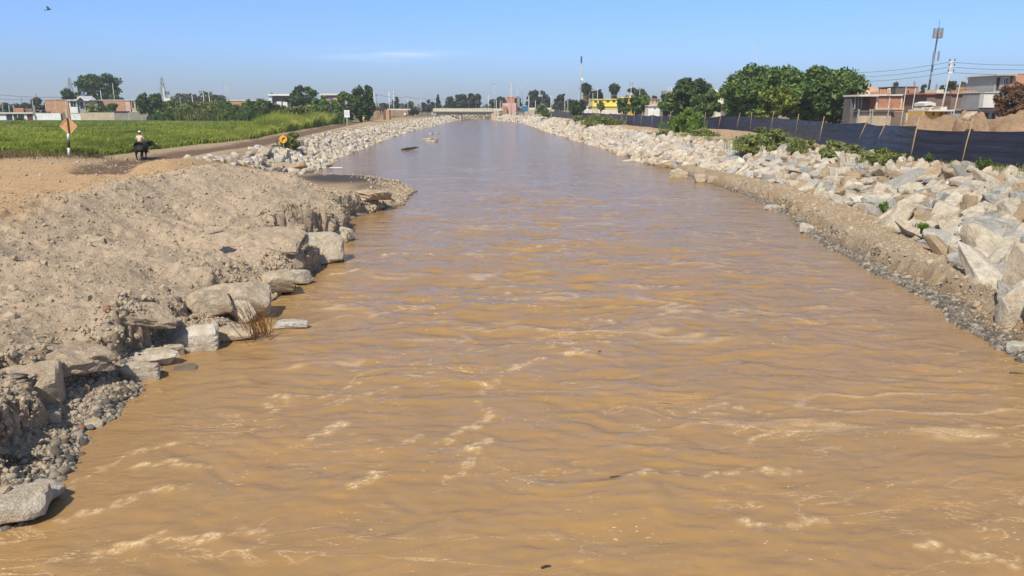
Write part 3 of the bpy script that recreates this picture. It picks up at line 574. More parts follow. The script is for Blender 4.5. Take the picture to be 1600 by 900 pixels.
def slope_l(n):
    y = 9+42*RNG.beta(1, 1.5, n); return np.c_[SL(y)-RNG.uniform(.2, 1, n)*scarp(y)[0]-np.where(RNG.random(n) < .25, RNG.uniform(-.3, .8, n), RNG.uniform(0, 13, n)), y]
def strip(n):
    y = 20+100*RNG.beta(1, 1.8, n); return np.c_[toeR(y)+wR(y)+RNG.uniform(-.3, 5, n), y]
def flat_l(n):
    y = RNG.uniform(40, 64, n); return np.c_[RNG.uniform(-36, -17, n), y]
def spitp(n):
    y = RNG.uniform(48, 69, n); return np.c_[SL(y)-np.abs(RNG.normal(0, 1.6, n)), y]
p = np.vstack([pick(16000, slope_l), pick(5000, beach_rd), pick(2500, strip), pick(1500, flat_l), pick(1500, spitp)]); s = np.exp(RNG.normal(-3.75, .55, len(p)))*(1+.016*p[:, 1]); s = np.minimum(s, .20)
tag(link('stones', scatter('stones', PEB, p, s, M['clod'], 3, False)), 'small stones and clods strewn over the bare earth banks', None, None, 'stuff')

# crumbled clods and stones sticking out of the eroded faces
kk = STEEP[RNG.integers(0, len(STEEP), 4500)]; p = STEEP_P[kk[:, 0], kk[:, 1]]+RNG.normal(0, .05, (len(kk), 3)); s = np.minimum(np.exp(RNG.normal(-3.25, .6, len(p))), .15)
CL_ = [rock(500+k, 1, 7, 40, .14, (1, .8, .7)) for k in range(8)]
tag(link('bank_rubble', scatter('bank_rubble', CL_, p, s, M['clod'], 3, False)), 'crumbled clods and stones stuck in the eroded face of the left bluff', None, None, 'stuff')

# ------------------------------------------------------------------ foliage
def leaves(name, cen, rad, n, size, mat, parent=None, flat=.55, asp=1.7, squash=None, up=.25, shell=.45):
    cen = np.asarray(cen, float); rad = np.asarray(rad, float)
    if rad.ndim == 1: rad = np.repeat(rad[:, None], 3, 1)
    wgt = (rad[:, 0]*rad[:, 2]); k = RNG.choice(len(cen), n, p=wgt/wgt.sum())
    dr = RNG.normal(size=(n, 3)); dr /= np.linalg.norm(dr, axis=1)[:, None]
    rr_ = RNG.uniform(shell, 1., n)**.7*(1+.10*RNG.normal(size=n)); c = cen[k]+dr*rad[k]*rr_[:, None]
    nn = dr*flat+RNG.normal(size=(n, 3))*.5+np.array((0, 0, up)); nn /= np.linalg.norm(nn, axis=1)[:, None]
    a = np.cross(nn, RNG.normal(size=(n, 3))); a /= np.linalg.norm(a, axis=1)[:, None]; b = np.cross(nn, a)
    sz = size*np.exp(RNG.normal(0, .3, n)); a *= (sz*asp/2)[:, None]; b *= (sz/2)[:, None]
    V = np.stack([c-a, c-b*.9+a*.1, c+a, c+b*.9+a*.1], 1).reshape(-1, 3); Fq_ = np.arange(4*n).reshape(-1, 4)
    bt = RNG.random(len(cen)); tn = np.clip(.5+.42*(bt[k]-.5)+.22*RNG.normal(size=n), 0, 1)
    return link(name, npmesh(name, V, Fq_, mat, False, {'tint': np.repeat(tn, 4)}), parent)
def crown_blobs(w, h, kind, nb, dep=None):
    dep = dep or w; cs = []; rs = []
    for i in range(nb):
        for _ in range(60):
            u = RNG.uniform(-1, 1, 3)
            if (abs(u)**2.6).sum() > 1: continue
            if kind == 'dome':
                if u[2] < -.30: continue
                u[2] = (u[2]-.35)/.65
            elif kind == 'round' and u[2] < 0 and RNG.random() < .3: u[:2] *= 1.1
            if kind == 'cone' and abs(u[0])+abs(u[1]) > 1.05*(1-u[2])/1.3: continue
            break
        f = RNG.uniform(.13, .25) if kind != 'column' else RNG.uniform(.30, .45)
        cs.append((u[0]*w*.5*(1-f*.9), u[1]*dep*.5*(1-f*.9), u[2]*h*.5*(1-f*.7))); rs.append((f*w*.55, f*dep*.55, f*h*.62 if kind != 'column' else f*h*.3))
    return np.array(cs), np.array(rs)
GZ = 2.15
def blades(name, pos, hgt, spread, nb, wid, mat, lean=.35):
    n = len(pos); hgt = np.asarray(hgt); k = np.repeat(np.arange(n), nb); N = n*nb
    base = pos[k]+np.c_[RNG.normal(0, 1, (N, 2))*spread, np.zeros(N)]; hh = hgt[k]*RNG.uniform(.6, 1.15, N); az = RNG.uniform(0, 2*math.pi, N)
    d_ = np.c_[np.cos(az), np.sin(az), np.zeros(N)]; per = np.c_[-np.sin(az+1), np.cos(az+1), np.zeros(N)]*(wid*RNG.uniform(.7, 1.4, N))[:, None]
    ln = RNG.uniform(.1, 1, N)*lean; mid_ = base+np.c_[d_[:, :2]*(hh*ln*.3)[:, None], hh*.6]; tip = base+np.c_[d_[:, :2]*(hh*ln)[:, None], hh*(1-.25*ln)]
    V = np.stack([base-per/2, base+per/2, mid_+per*.4, mid_-per*.4, tip], 1).reshape(-1, 3); o = np.arange(N)[:, None]*5
    tn = np.clip(.5+.55*fbm(pos[:, 0]*.13, pos[:, 1]*.10, 131, 3)[k]+.16*RNG.normal(size=N), 0, 1)
    return npmesh(name, V, [o+np.array([[0, 1, 2, 3]]), o+np.array([[3, 2, 4]])], mat, False, {'tint': np.repeat(tn, 5)})
NBX, NX = 2.0, 1.35
def tree(name, label, cat, px, y0, y1, pw, Y, mat='leaf_dark', kind='round', n=1500, nb=14, size=None, group=None, ground_z=GZ, trunk=None):
    """px centre, y0 top, y1 bottom of the crown in the photo, pw width in pixels"""
    top, bot = P(px, y0, Y), P(px, y1, Y); w = pw/F_PX*Y; h = max(top[2]-bot[2], .6); zc = (top[2]+bot[2])/2
    nb = int(nb*NBX); n = int(n*NX); root = empty(name, (top[0], Y, ground_z)); tag(root, label, cat, group)
    cs, rs = crown_blobs(w*1.06, h*1.04, kind, nb, min(w, 14) if kind != 'wide' else w*.5); cs[:, 2] += zc-ground_z
    leaves('crown', cs, rs, n, size or max(.16, Y*.0021), M[mat], root)
    th = max(zc-ground_z, .4); r0 = trunk or max(.06, min(.45, w*.035)); m = MB()
    m.tube([(0, 0, -.3), (.03*th, 0, th*.5), (0, .02*th, th)], [r0, r0*.75, r0*.45], 8)
    m.build('trunk', M['bark'], root, True)
    for i in range(min(5, nb)):
        c = cs[i]; m2 = MB(); m2.tube([(0, 0, th*.55), tuple(c*np.array((.5, .5, 1))*np.array((1, 1, .85))), tuple(c)], [r0*.5, r0*.3, r0*.1], 5); m2.build('limb', M['bark'], root, True)
    return root
def bush(name, label, px, y0, y1, pw, Y, mat='leaf_olive', n=1800, nb=16, size=.14, cat='bush', group=None, gz=None, kind='dome'):
    b = P(px, y1, Y); top = P(px, y0, Y); gz = b[2] if gz is None else gz; w = pw/F_PX*Y; h = top[2]-gz
    root = empty(name, (b[0], Y, gz)); tag(root, label, cat, group); nb = int(nb*1.7); n = int(n*1.6); cs, rs = crown_blobs(w, h*1.1, kind, nb, min(w, 5)); rs = rs*RNG.uniform(.75, 1.35, (len(rs), 1)); cs[:, 2] += h*.44
    leaves('foliage', cs, rs, n, size, M[mat], root, asp=2.4, up=.5, shell=.2); m = MB()
    ns_ = 10+int(11*w*h) if size < .3 else 14+int(2.2*w*h); sp_ = np.c_[RNG.normal(0, w*.24, ns_), RNG.normal(0, min(w, 5)*.22, ns_), np.full(ns_, h*.05)]
    link('shoots', blades('shoots', sp_, RNG.uniform(.45, .95, ns_)*h*.85, .12, 8, size*.32, M[mat], .55), root)['kind'] = 'stuff'
    for i in range(min(6, nb)): m.tube([(0, 0, -.25), tuple(cs[i]*np.array((.4, .4, .5))), tuple(cs[i])], [.04, .03, .012], 5)
    m.build('stem', M['bark'], root, True); return root
# the green field
N = 46000; y = 1/RNG.uniform(1/196., 1/59.5, N); x = RNG.uniform(-.72*y-4, lerp(y, *EDGE)+.5, N)
edge = (y+2*fbm(x*.3, y*.3, 88, 2) > 61) & (x < lerp(y, *EDGE)-.6*fbm(x*.2, y*.2, 87, 2)); x, y = x[edge], y[edge]
hh = .22+.55*vn(x*.42, y*.36, 141)**1.5+.30*vn(x*.08, y*.08, 143)
pos = np.c_[x, y, height(x, y, False)-.03]
tag(link('field_grass', blades('field_grass', pos, hh, .26, 7, .085, M['grass'], .9)), 'lush green crop field with soft tops across the left bank', None, None, 'stuff')
# taller yellow green grass beside the road
N = 16000; y = 1/RNG.uniform(1/200., 1/82., N); x = lerp(y, *EDGE)-RNG.uniform(0, 1, N)**1.3*(.13*(y-78)+.6); hh = (.75+1.1*vn(x*.3, y*.2, 151))*np.clip((y-74)/40, .45, 1.7)
tag(link('tall_grass', blades('tall_grass', np.c_[x, y, height(x, y, False)-.05], hh, .22, 6, .10, M['reed'], .45)), 'tall yellow green grass bordering the dirt road on its field side', None, None, 'stuff')
# dry weeds at the near edge of the field and on the right strip
N = 260; x = np.r_[RNG.normal(-38.5, 2.0, N), RNG.normal(-33, 1., 40)]; y = np.r_[RNG.normal(58.5, 1.3, N), RNG.normal(60, .8, 40)]
tag(link('dry_weeds', blades('dry_weeds', np.c_[x, y, height(x, y, False)], np.full(len(x), .55), .25, 7, .03, M['leaf_dry'], .8)), 'dry brown weeds at the near left corner of the green field', None, None, 'stuff')
N = 700; y = RNG.uniform(26, 110, N); x = toeR(y)+wR(y)+np.abs(RNG.normal(.2, 1.1, N)); kk = vn(x*.25, y*.25, 161) > .52; x, y = x[kk], y[kk]
tag(link('bank_weeds', blades('bank_weeds', np.c_[x, y, height(x, y, False)], RNG.uniform(.2, .5, len(x)), .18, 8, .035, M['leaf_olive'], .8)), 'low scrubby weeds along the dirt strip below the black fence', None, None, 'stuff')
p = onz(402, 524, .1); o = empty('dry_reeds', (p[0], p[1], .1)); tag(o, 'bunch of dry orange brown reeds bent over rocks at the left waterline', 'reeds')
for k in range(44):
    a = RNG.normal(.35, .35); b = RNG.normal(0, .2); L = RNG.uniform(.5, 1.15); q = RNG.normal(0, .20, 2); m = MB(); x0, y0 = q
    m.tube([(x0, y0, 0), (x0-L*.35*a, y0+L*.4*b, L*.6), (x0-L*.9*a+.1*b, y0+L*.9*b, L*(1-.25*abs(a)))], [.010, .008, .004], 4); m.build('stalk', M['straw'], o)

# bushes of the right bank, of the left road side
GB = 'shrubs on the right bank'
bush('shrub', 'tall bright green shrub in front of the black fence where it bends', 1070, 171, 207, 50, 108, 'leaf_fresh', 3600, 22, .24, group=GB, kind='round')
bush('shrub', 'low dark olive shrub right below the tall bright green one', 1099, 198, 222, 52, 96, 'leaf_olive', 2600, 18, .20, group=GB)
bush('shrub', 'wide olive shrub on the bank crest left of the leaning fence posts', 1196, 199, 236, 92, 72, 'leaf_olive', 5200, 24, .17, group=GB)
bush('shrub', 'small olive shrub at the right foot of the wide one', 1252, 214, 238, 40, 66, 'leaf_olive', 1700, 12, .15, group=GB)
bush('shrub', 'flat green shrub beneath the leaning fence posts', 1312, 220, 243, 58, 60, 'leaf_olive', 2400, 16, .13, group=GB)
bush('shrub', 'long low shrub on the dirt strip between riprap and the fence centre', 1382, 230, 256, 80, 53, 'leaf_olive', 2600, 18, .12, group=GB)
bush('shrub', 'small weed shrub near the base of the rightmost fence panels', 1538, 246, 260, 28, 43, 'leaf_mid', 420, 7, .10, group=GB)
bush('shrub', 'tiny weed by the fence post right of the long low shrub', 1451, 239, 249, 12, 48, 'leaf_mid', 160, 5, .09, group=GB)
bush('shrub', 'dark low shrub before the far fence on the crest of the pale rocks', 940, 178, 196, 62, 160, 'leaf_olive', 2200, 18, .28, group=GB)
bush('shrub', 'small shrub on the rocks left of the far dark one', 902, 181, 189, 14, 190, 'leaf_olive', 400, 6, .3, group=GB)
bush('shrub', 'round green shrub at the far start of the black fence', 848, 164, 179, 22, 262, 'leaf_mid', 1200, 12, .45, group=GB)
bush('shrub', 'small olive scrub on the dirt bank left of the low dark olive shrub', 1035, 201, 212, 22, 101, 'leaf_olive', 500, 8, .2, group=GB)
bush('shrub', 'dry olive bush beside the orange curve sign on the left road', 455, 207, 229, 30, 83, 'leaf_olive', 1300, 12, .16)
for k, (px, py, Y, lab) in enumerate([(1290, 311, 50, 'small green weed on the sandy right beach beside the rocks'), (1380, 322, 40, 'green weed between the beach and the near riprap'), (1240, 301, 54, 'pale weed on the far part of the right beach'), (1440, 352, 32, 'thin green weed at the foot of the near riprap slabs')]):
    bush('weed', lab, px, py-7, py+4, 16, Y, 'leaf_fresh', 160, 5, .08, 'weed', 'weeds on the right beach')

# trees
GT = 'trees behind the black fence'
tree('broadleaf_tree', 'largest broad dark green tree behind the fence, the left half of the big pair', 'tree', 1196, 102, 192, 128, 142, 'leaf_mid', 'round', 15000, 60, .42, GT)
tree('broadleaf_tree', 'big rounded green tree behind the fence, the right half of the big pair', 'tree', 1284, 106, 192, 126, 132, 'leaf_mid', 'round', 15000, 60, .40, GT)
tree('broadleaf_tree', 'yellowish green tree crown low in front of the big pair', 'tree', 1216, 136, 186, 56, 122, 'leaf_yellow', 'round', 3600, 30, .36, GT)
tree('broadleaf_tree', 'dark tree with upright sprays left of the cream apartment house', 'tree', 1080, 125, 182, 64, 165, 'leaf_dark', 'round', 6500, 34, .45, GT)
tree('broadleaf_tree', 'green lower tree adjoining the cream apartment house', 'tree', 1105, 140, 184, 46, 158, 'leaf_mid', 'round', 4200, 26, .42, GT)
tree('broadleaf_tree', 'green tree spreading low at the left of the dark upright one', 'tree', 1050, 143, 180, 38, 172, 'leaf_mid', 'round', 3000, 20, .42, GT)
tree('clipped_tree', 'smaller round green tree in front of the yellow building', 'tree', 975, 153, 178, 22, 190, 'leaf_mid', 'round', 2000, 16, .42, GT)
tree('clipped_tree', 'wide round green tree right of the yellow building', 'tree', 1002, 147, 178, 38, 196, 'leaf_mid', 'round', 3400, 20, .45, GT)
tree('bare_tree', 'small thin brownish tree before the yellow facade', 'tree', 939, 157, 172, 12, 205, 'leaf_olive', 'round', 500, 8, .4, GT)
tree('broadleaf_tree', 'dark small tree behind the far fence left of the shaggy palm', 'tree', 903, 155, 180, 26, 225, 'leaf_dark', 'round', 1600, 14, .5, GT)
tree('rust_tree', 'brown leafless looking bushy tree at the right edge before the grey house', 'tree', 1590, 130, 186, 56, 92, 'leaf_rust', 'round', 8000, 40, .16, GT)
GF = 'far trees on the skyline'
far = [('dome_tree', 'big dark domed tree behind the white gabled house on the left', 150, 114, 162, 80, 330, 'leaf_dark', 'dome', 7000, 40),
       ('bushy_palm', 'small bushy tree left of the big domed tree at the lattice tower foot', 106, 138, 162, 20, 300, 'leaf_dark', 'round', 900, 10),
       ('far_tree', 'grey green tree clump over the low brick ruin at far left', 60, 155, 180, 36, 300, 'leaf_far', 'round', 1600, 14), ('far_tree', 'dark low trees at the left picture edge', 22, 160, 182, 44, 310, 'leaf_far', 'round', 1600, 16),
       ('far_tree', 'bush growing in front of the orange wall', 174, 160, 178, 20, 252, 'leaf_mid', 'round', 900, 10), ('far_tree', 'olive bush left of the one before the orange wall', 149, 163, 178, 34, 250, 'leaf_olive', 'round', 1000, 12),
       ('broadleaf_tree', 'dark round tree at the end of the grey block wall', 233, 145, 186, 46, 236, 'leaf_dark', 'round', 3600, 24),
       ('umbrella_tree', 'wide flat dark tree behind the hedge and its row of poles', 310, 143, 172, 92, 430, 'leaf_far', 'dome', 4200, 40),
       ('broadleaf_tree', 'dark leafy tree in front of the white roofed shed', 474, 136, 172, 50, 265, 'leaf_dark', 'round', 3600, 24), ('broadleaf_tree', 'olive bushy tree between the shed and the brick hall', 499, 150, 188, 52, 215, 'leaf_mid', 'round', 3200, 22),
       ('broadleaf_tree', 'green tree left of the tallest tree by the road', 537, 143, 188, 40, 210, 'leaf_mid', 'round', 3200, 22), ('tall_tree', 'tallest dark green tree by the road behind the white sign', 566, 133, 190, 36, 212, 'leaf_dark', 'round', 4200, 26),
       ('far_tree', 'low dark trees right of the adobe wall', 600, 161, 176, 26, 420, 'leaf_far', 'round', 900, 12), ('cypress_tree', 'dark cypress shaped tree behind the utility poles', 618, 152, 174, 10, 430, 'leaf_far', 'round', 700, 8),
       ('far_tree', 'round dark tree between the far utility poles', 642, 159, 175, 20, 440, 'leaf_far', 'dome', 900, 10), ('far_tree', 'small tree at the left end of the bridge', 668, 157, 176, 20, 430, 'leaf_far', 'round', 900, 10),
       ('cypress_tree', 'slender dark cypress left of the bridge trees', 685, 150, 172, 6, 460, 'leaf_far', 'round', 500, 7), ('dome_tree', 'wide dark tree over the middle of the bridge', 716, 148, 172, 42, 455, 'leaf_far', 'dome', 2600, 24), ('dome_tree', 'dark taller tree over the right half of the bridge', 743, 145, 172, 28, 450, 'leaf_far', 'round', 2200, 18),
       ('dome_tree', 'spreading dark tree left of the pink brick house', 779, 148, 171, 28, 440, 'leaf_far', 'dome', 1800, 16), ('far_tree', 'small dark tree just right of the pink brick house', 808, 151, 170, 12, 440, 'leaf_far', 'round', 600, 8),
       ('dome_tree', 'domed dark tree behind the blue container', 842, 142, 171, 40, 420, 'leaf_far', 'dome', 2600, 24), ('far_tree', 'flat dark tree with a spire like top', 875, 149, 170, 20, 430, 'leaf_far', 'dome', 1200, 12), ('cypress_tree', 'small spire crown rising from the flat dark tree', 879, 143, 158, 6, 432, 'leaf_far', 'round', 400, 6),
       ('far_tree', 'dark scrubby trees left of the tall grey mast', 893, 156, 172, 18, 380, 'leaf_far', 'round', 700, 10), ('dome_tree', 'dark umbrella tree between the two shaggy palms', 932, 139, 162, 21, 320, 'leaf_far', 'dome', 1700, 16), ('umbrella_tree', 'grey green umbrella tree behind the round clipped trees', 995, 138, 160, 38, 330, 'leaf_far', 'dome', 2000, 20),
       ('far_tree', 'dark tree behind the roofs right of the phone mast', 1487, 127, 142, 16, 210, 'leaf_dark', 'dome', 1100, 12), ('far_tree', 'second dark tree behind the grey brown brick house roof', 1506, 128, 142, 13, 212, 'leaf_dark', 'dome', 900, 10), ('far_tree', 'lone small tree left of the leaning phone mast', 1444, 133, 150, 9, 230, 'leaf_dark', 'round', 500, 8), ('far_tree', 'small tree right of the leaning phone mast', 1473, 133, 146, 7, 230, 'leaf_dark', 'round', 350, 6), ('far_tree', 'small dark tree beside the rooftop of the grey house', 1535, 129, 142, 9, 205, 'leaf_dark', 'round', 400, 6),
       ('far_tree', 'thin bush behind the white and pink house', 1022, 150, 165, 12, 300, 'leaf_far', 'round', 400, 6)]
for nm, lab, px, y0, y1, pw, Y, mt, kd, n, nb in far: tree(nm, lab, 'tree', px, y0, y1, pw, Y, mt, kd, n, nb, max(.4, Y*.0019), GF)
GH = 'hedge and reed clumps along the far edge of the field'
for k, (px, y0, y1, pw, Y, mt, lab, n) in enumerate([(262, 168, 189, 52, 232, 'leaf_mid', 'low dark green hedge clump right of the grey block wall', 1500), (276, 157, 189, 52, 236, 'leaf_yellow', 'yellow green reed clump left of the hedge pole row', 2200), (306, 156, 189, 58, 230, 'leaf_olive', 'olive hedge clump with dark hollows under the pole row', 2600), (338, 155, 189, 52, 228, 'leaf_olive', 'taller olive hedge clump below the double lamp post', 2600), (354, 152, 188, 34, 226, 'leaf_mid', 'green upright clump at the double lamp post', 1400), (374, 158, 190, 50, 214, 'leaf_yellow', 'bright reed clump between two dark hedges', 2200), (402, 155, 192, 56, 205, 'leaf_mid', 'dark bush right of the bright reed clump', 3000), (430, 158, 193, 44, 202, 'leaf_dark', 'dark bush below the white roofed shed', 1800), (448, 163, 198, 46, 185, 'leaf_yellow', 'yellow green scrub at the road side of the dark bushes', 1500), (474, 163, 197, 56, 180, 'leaf_olive', 'olive scrub in front of the leafy tree', 1700), (508, 165, 195, 50, 186, 'leaf_mid', 'green scrub in front of the olive bushy tree', 1500)]):
    bush('hedge_bush', lab, px, y0, y1, pw, Y, mt, n, 22, .42, 'bush', GH, 2.1, 'round')
bush('hedge_bush', 'bright weed in front of the low white garages', 33, 182, 188, 14, 236, 'leaf_fresh', 300, 5, .4, 'bush', GH, 2.1)
bush('hedge_bush', 'dark scrub on the bank left of the bridge', 646, 168, 179, 16, 320, 'leaf_far', 500, 7, .5, 'bush', None, None)
# shaggy palms
def palm(px, y0, y1, pw, Y, lab):
    top, bot = P(px, y0, Y), P(px, y1, Y); r = empty('shaggy_palm', (top[0], Y, GZ)); tag(r, lab, 'palm', 'shaggy palms by the yellow building'); w = pw/F_PX*Y; H = top[2]-GZ; zb = bot[2]-GZ
    MB().tube([(0, 0, -.2), (0, 0, H*.9)], [.35, .25], 8).build('trunk', M['bark'], r, True)
    leaves('dead_frond_skirt', [(0, 0, zb+(H-zb)*f) for f in (.1, .25, .4, .55)], [(w*.34, w*.34, (H-zb)*.16)]*4, 700, .5, M['leaf_dry'], r, asp=2.6)
    leaves('crown', [(0, 0, zb+(H-zb)*.75), (w*.15, 0, zb+(H-zb)*.85), (-w*.15, 0, zb+(H-zb)*.88)], [(w*.5, w*.5, (H-zb)*.2)]*3, 800, .6, M['leaf_far'], r, asp=3)
palm(916, 133, 164, 11, 330, 'left shaggy palm with a brown skirt, behind the far fence'); palm(960, 134, 160, 11, 330, 'right shaggy palm with a dark crown, behind the yellow building')
# far wood that reads as one mass
cs = []; rs_ = []
for px in np.arange(-120, 1760, 7):
    Y = RNG.uniform(620, 820); hgt = RNG.uniform(3.5, 8.5)*(1.3 if RNG.random() < .2 else 1); p = P(px+RNG.uniform(-4, 4), 168, Y); cs.append((p[0], Y, GZ+hgt*.45)); rs_.append((RNG.uniform(3, 7), 4, hgt*.55))
tag(leaves('far_wood', cs, rs_, 16000, 1.5, M['leaf_far']), 'low dark band of far off woods along the whole horizon', None, None, 'stuff')
# hill behind the big trees
gx, gy = np.meshgrid(np.linspace(-90, 90, 60), np.linspace(-60, 60, 30)); hz = np.maximum(0, 30*(1-np.abs(gx)/62)*np.exp(-(gy/34)**2))+2.5*fbm(gx*.06, gy*.06, 171, 4)-1.5
c0 = P(1328, 168, 640); ii = np.arange(gx.size).reshape(gx.shape); hf = np.stack([ii[:-1, :-1], ii[:-1, 1:], ii[1:, 1:], ii[1:, :-1]], -1).reshape(-1, 4)
t = NT('hill_sand'); M['hill'] = t.out(t.mix(t.ramp(t.noise(.05, 6), (.3, 0.), (.7, 1.)), (.44, .27, .17), (.54, .36, .24)), .95, t.bump(t.noise(.2, 5), .4, 1.), .1)
o = tag(link('hill', npmesh('hill', np.stack([gx, gy, hz], -1).reshape(-1, 3), hf, M['hill'], True)), 'bare sandy orange hill rising behind the big trees', None, None, 'structure'); o.location = (c0[0], 640, 2)

# ------------------------------------------------------------------ buildings
class Bld:
    def __init__(s, name, label, cat, px, Y, group=None, gz=2.1):
        p = P(px, 168, Y); s.o = np.array((p[0], Y, gz)); s.Y = Y; s.r = empty(name, tuple(s.o)); tag(s.r, label, cat, group)
    def L(s, px, py, dy=0.): q = P(px, py, s.Y+dy)-s.o; return q[0], q[2]
    def wall(s, x0, x1, y0, y1, depth, mat, off=0., name='wall', ops=()):
        a, zt = s.L(x0, y0); b, zb = s.L(x1, y1 if y1 else 168); zb = zb if y1 else -.4
        m = MB(); O = [(*sorted((s.L(o[0], o[1])[0], s.L(o[2], o[1])[0])), s.L(o[0], o[3])[1], s.L(o[0], o[1])[1]) for o in ops]
        if O:
            xc = sorted({a, b, *[v for o in O for v in o[:2]]}); zc = sorted({zb, zt, *[v for o in O for v in o[2:]]})
            for i in range(len(xc)-1):
                for j in range(len(zc)-1):
                    cx, cz = (xc[i]+xc[i+1])/2, (zc[j]+zc[j+1])/2
                    if not any(o[0] < cx < o[1] and o[2] < cz < o[3] for o in O): m.box(xc[i], xc[i+1], off, off+.3, zc[j], zc[j+1])
            m.box(a+.003, b-.003, off+.3, off+depth, zb, zt-.004)
        else: m.box(a, b, off, off+depth, zb, zt)
        return m.build(name, M[mat], s.r)
    def win(s, x0, y0, x1, y1, pane='glass', frame='white', off=0., name='window', bars=1, fw=.09):
        a, zt = s.L(x0, y0); b, zb = s.L(x1, y1); m = MB(); f = fw
        m.box(a, b, off-.03, off+.14, zt-f, zt); m.box(a, b, off-.03, off+.14, zb, zb+f); m.box(a, a+f, off-.03, off+.14, zb+f, zt-f); m.box(b-f, b, off-.03, off+.14, zb+f, zt-f)
        for k in range(bars): c = a+(b-a)*(k+1)/(bars+1); m.box(c-f*.35, c+f*.35, off+.0, off+.10, zb+f, zt-f)
        fr = m.build(name, M[frame], s.r); MB().box(a+f*.5, b-f*.5, off+.10, off+.16, zb+f*.5, zt-f*.5).build('pane', M[pane], fr); return fr
    def door(s, x0, y0, x1, y1, mat='door_red', off=0., name='door'):
        a, zt = s.L(x0, y0); b, zb = s.L(x1, y1); n = 3; m = MB(); w = (b-a)/n
        for k in range(n): m.box(a+w*k+.02, a+w*(k+1)-.02, off+.10, off+.17, zb, zt-.03)
        m.box(a, b, off+.14, off+.2, zb, zt); return m.build(name, M[mat], s.r)
    def slab(s, x0, x1, y0, y1, d0, d1, mat, name='roof'):
        a, zt = s.L(x0, y0); b, zb = s.L(x1, y1); return MB().box(a, b, d0, d1, zb, zt).build(name, M[mat], s.r)
    def col(s, x0, x1, y0, y1, mat, off=-.06, name='column'):
        a, zt = s.L(x0, y0); b, _ = s.L(x1, y0); zb = s.L(x0, y1)[1] if y1 else -.4
        return MB().box(a, b, off, off+.3, zb, zt).build(name, M[mat], s.r)
    def gable(s, x0, x1, yp, ye, depth, mat, off=0., name='roof', th=.35, over=.3):
        a, ze = s.L(x0, ye); b, _ = s.L(x1, ye); c = (a+b)/2; zp = s.L(x0, yp)[1]
        return MB().prism([(a-over, ze), (c, zp), (b+over, ze), (b+over, ze-th), (c, zp-th*1.2), (a-over, ze-th)], off-over, off+depth, 'y').build(name, M[mat], s.r)
    def tri(s, x0, x1, yp, ye, mat, off=0., name='gable_wall'):
        a, ze = s.L(x0, ye); b, _ = s.L(x1, ye); return MB().prism([(a, ze), ((a+b)/2, s.L(x0, yp)[1]), (b, ze)], off, off+.3, 'y').build(name, M[mat], s.r)
    def tank(s, x0, x1, y0, y1, mat, off=3., name='water_tank'):
        a, zt = s.L(x0, y0); b, zb = s.L(x1, y1); r = (b-a)/2; c = ((a+b)/2, off, 0); m = MB()
        m.tube([(c[0], off, zb), (c[0], off, zb+(zt-zb)*.8), (c[0], off, zt-(zt-zb)*.08), (c[0], off, zt)], [r, r, r*.72, r*.25], 14)
        o = m.build(name, M[mat], s.r); MB().tube([(c[0], off, zt), (c[0], off, zt+.12)], r*.22, 8).build('lid', M[mat], o); return o
GLB = 'low houses along the far edge of the field'
b = Bld('garage_building', 'low white building with dark garage openings and flat roof at the left edge', 'building', 0, 240, GLB)
b.wall(-14, 52, 177.5, None, 6, 'white', ops=((9, 178.5, 19, 188.5), (20.5, 178.5, 26.5, 188.5), (28, 178.5, 37.5, 188.5), (41.5, 178, 51, 188.5)))
b.slab(-15, 53, 175.8, 177.6, -.5, 6.2, 'cream'); b.door(9, 178.5, 19, 189, 'blue_glass'); b.door(20.5, 178.5, 26.5, 189, 'door_red'); b.door(28, 178.5, 37.5, 189, 'blue_glass'); b.door(41.5, 178, 51, 189, 'door_red')
b = Bld('boundary_wall', 'white painted boundary wall right of the low garages', 'wall', 52, 240.5, GLB); b.wall(52.5, 93, 177, None, .3, 'white'); b.col(78.5, 80, 176.6, None, 'white'); b.col(52.6, 54, 176.6, None, 'cream')
b = Bld('boundary_wall', 'broken brick stub of wall behind the diamond sign', 'wall', 94, 241, GLB); b.wall(93.3, 104, 176.6, None, .5, 'brick_dull'); b.col(101.5, 105, 170, None, 'tan_wall', -.1, 'pillar'); b.wall(95, 99, 175.6, 176.5, .4, 'brick', 0, 'loose_course')
b = Bld('boundary_wall', 'short whitewashed wall section with dark scribbles', 'wall', 110, 240.7, GLB); b.wall(110.5, 125, 177.6, None, .3, 'white'); b.slab(108, 126, 176.4, 177.6, -.08, .4, 'tan_wall', 'coping')
mk = MB()
for k in range(16):
    u = RNG.uniform(111.8, 122.5); v = RNG.uniform(180, 186); a, z = b.L(u, v); c, z2 = b.L(u+RNG.uniform(.4, 1.6), v+RNG.uniform(-.7, .7)); mk.bar((a, -.006, z), (c, -.006, z2), .10, .012)
mk.build('scribble', M['black_paint'], b.r)
b = Bld('boundary_wall', 'tan brick boundary wall in front of the orange house', 'wall', 125, 240.4, GLB); b.wall(125.2, 178, 175.6, None, .3, 'block'); b.wall(125.2, 178, 176.2, None, .1, 'tan_wall', -.1, 'render_face'); b.col(176.5, 178.5, 174.8, None, 'tan_wall', -.16)
b = Bld('boundary_wall', 'grey block boundary wall with dark coping before the round tree', 'wall', 178, 240.2, GLB); b.wall(178.6, 241, 175, None, .3, 'block')
for x in (200, 220): b.col(x, x+1.2, 175.2, None, 'tan_wall')
b.slab(178, 201, 173.6, 175.2, -.2, .6, 'black_paint', 'coping')
b = Bld('brick_house', 'orange brick house with pale pillars left of the white gabled house', 'house', 69, 262, GLB); b.wall(69.5, 107.2, 156.3, None, 9, 'brick_orange')
for x in (69.2, 85.2, 101.6): b.col(x, x+1.5, 155.8, None, 'tan_wall')
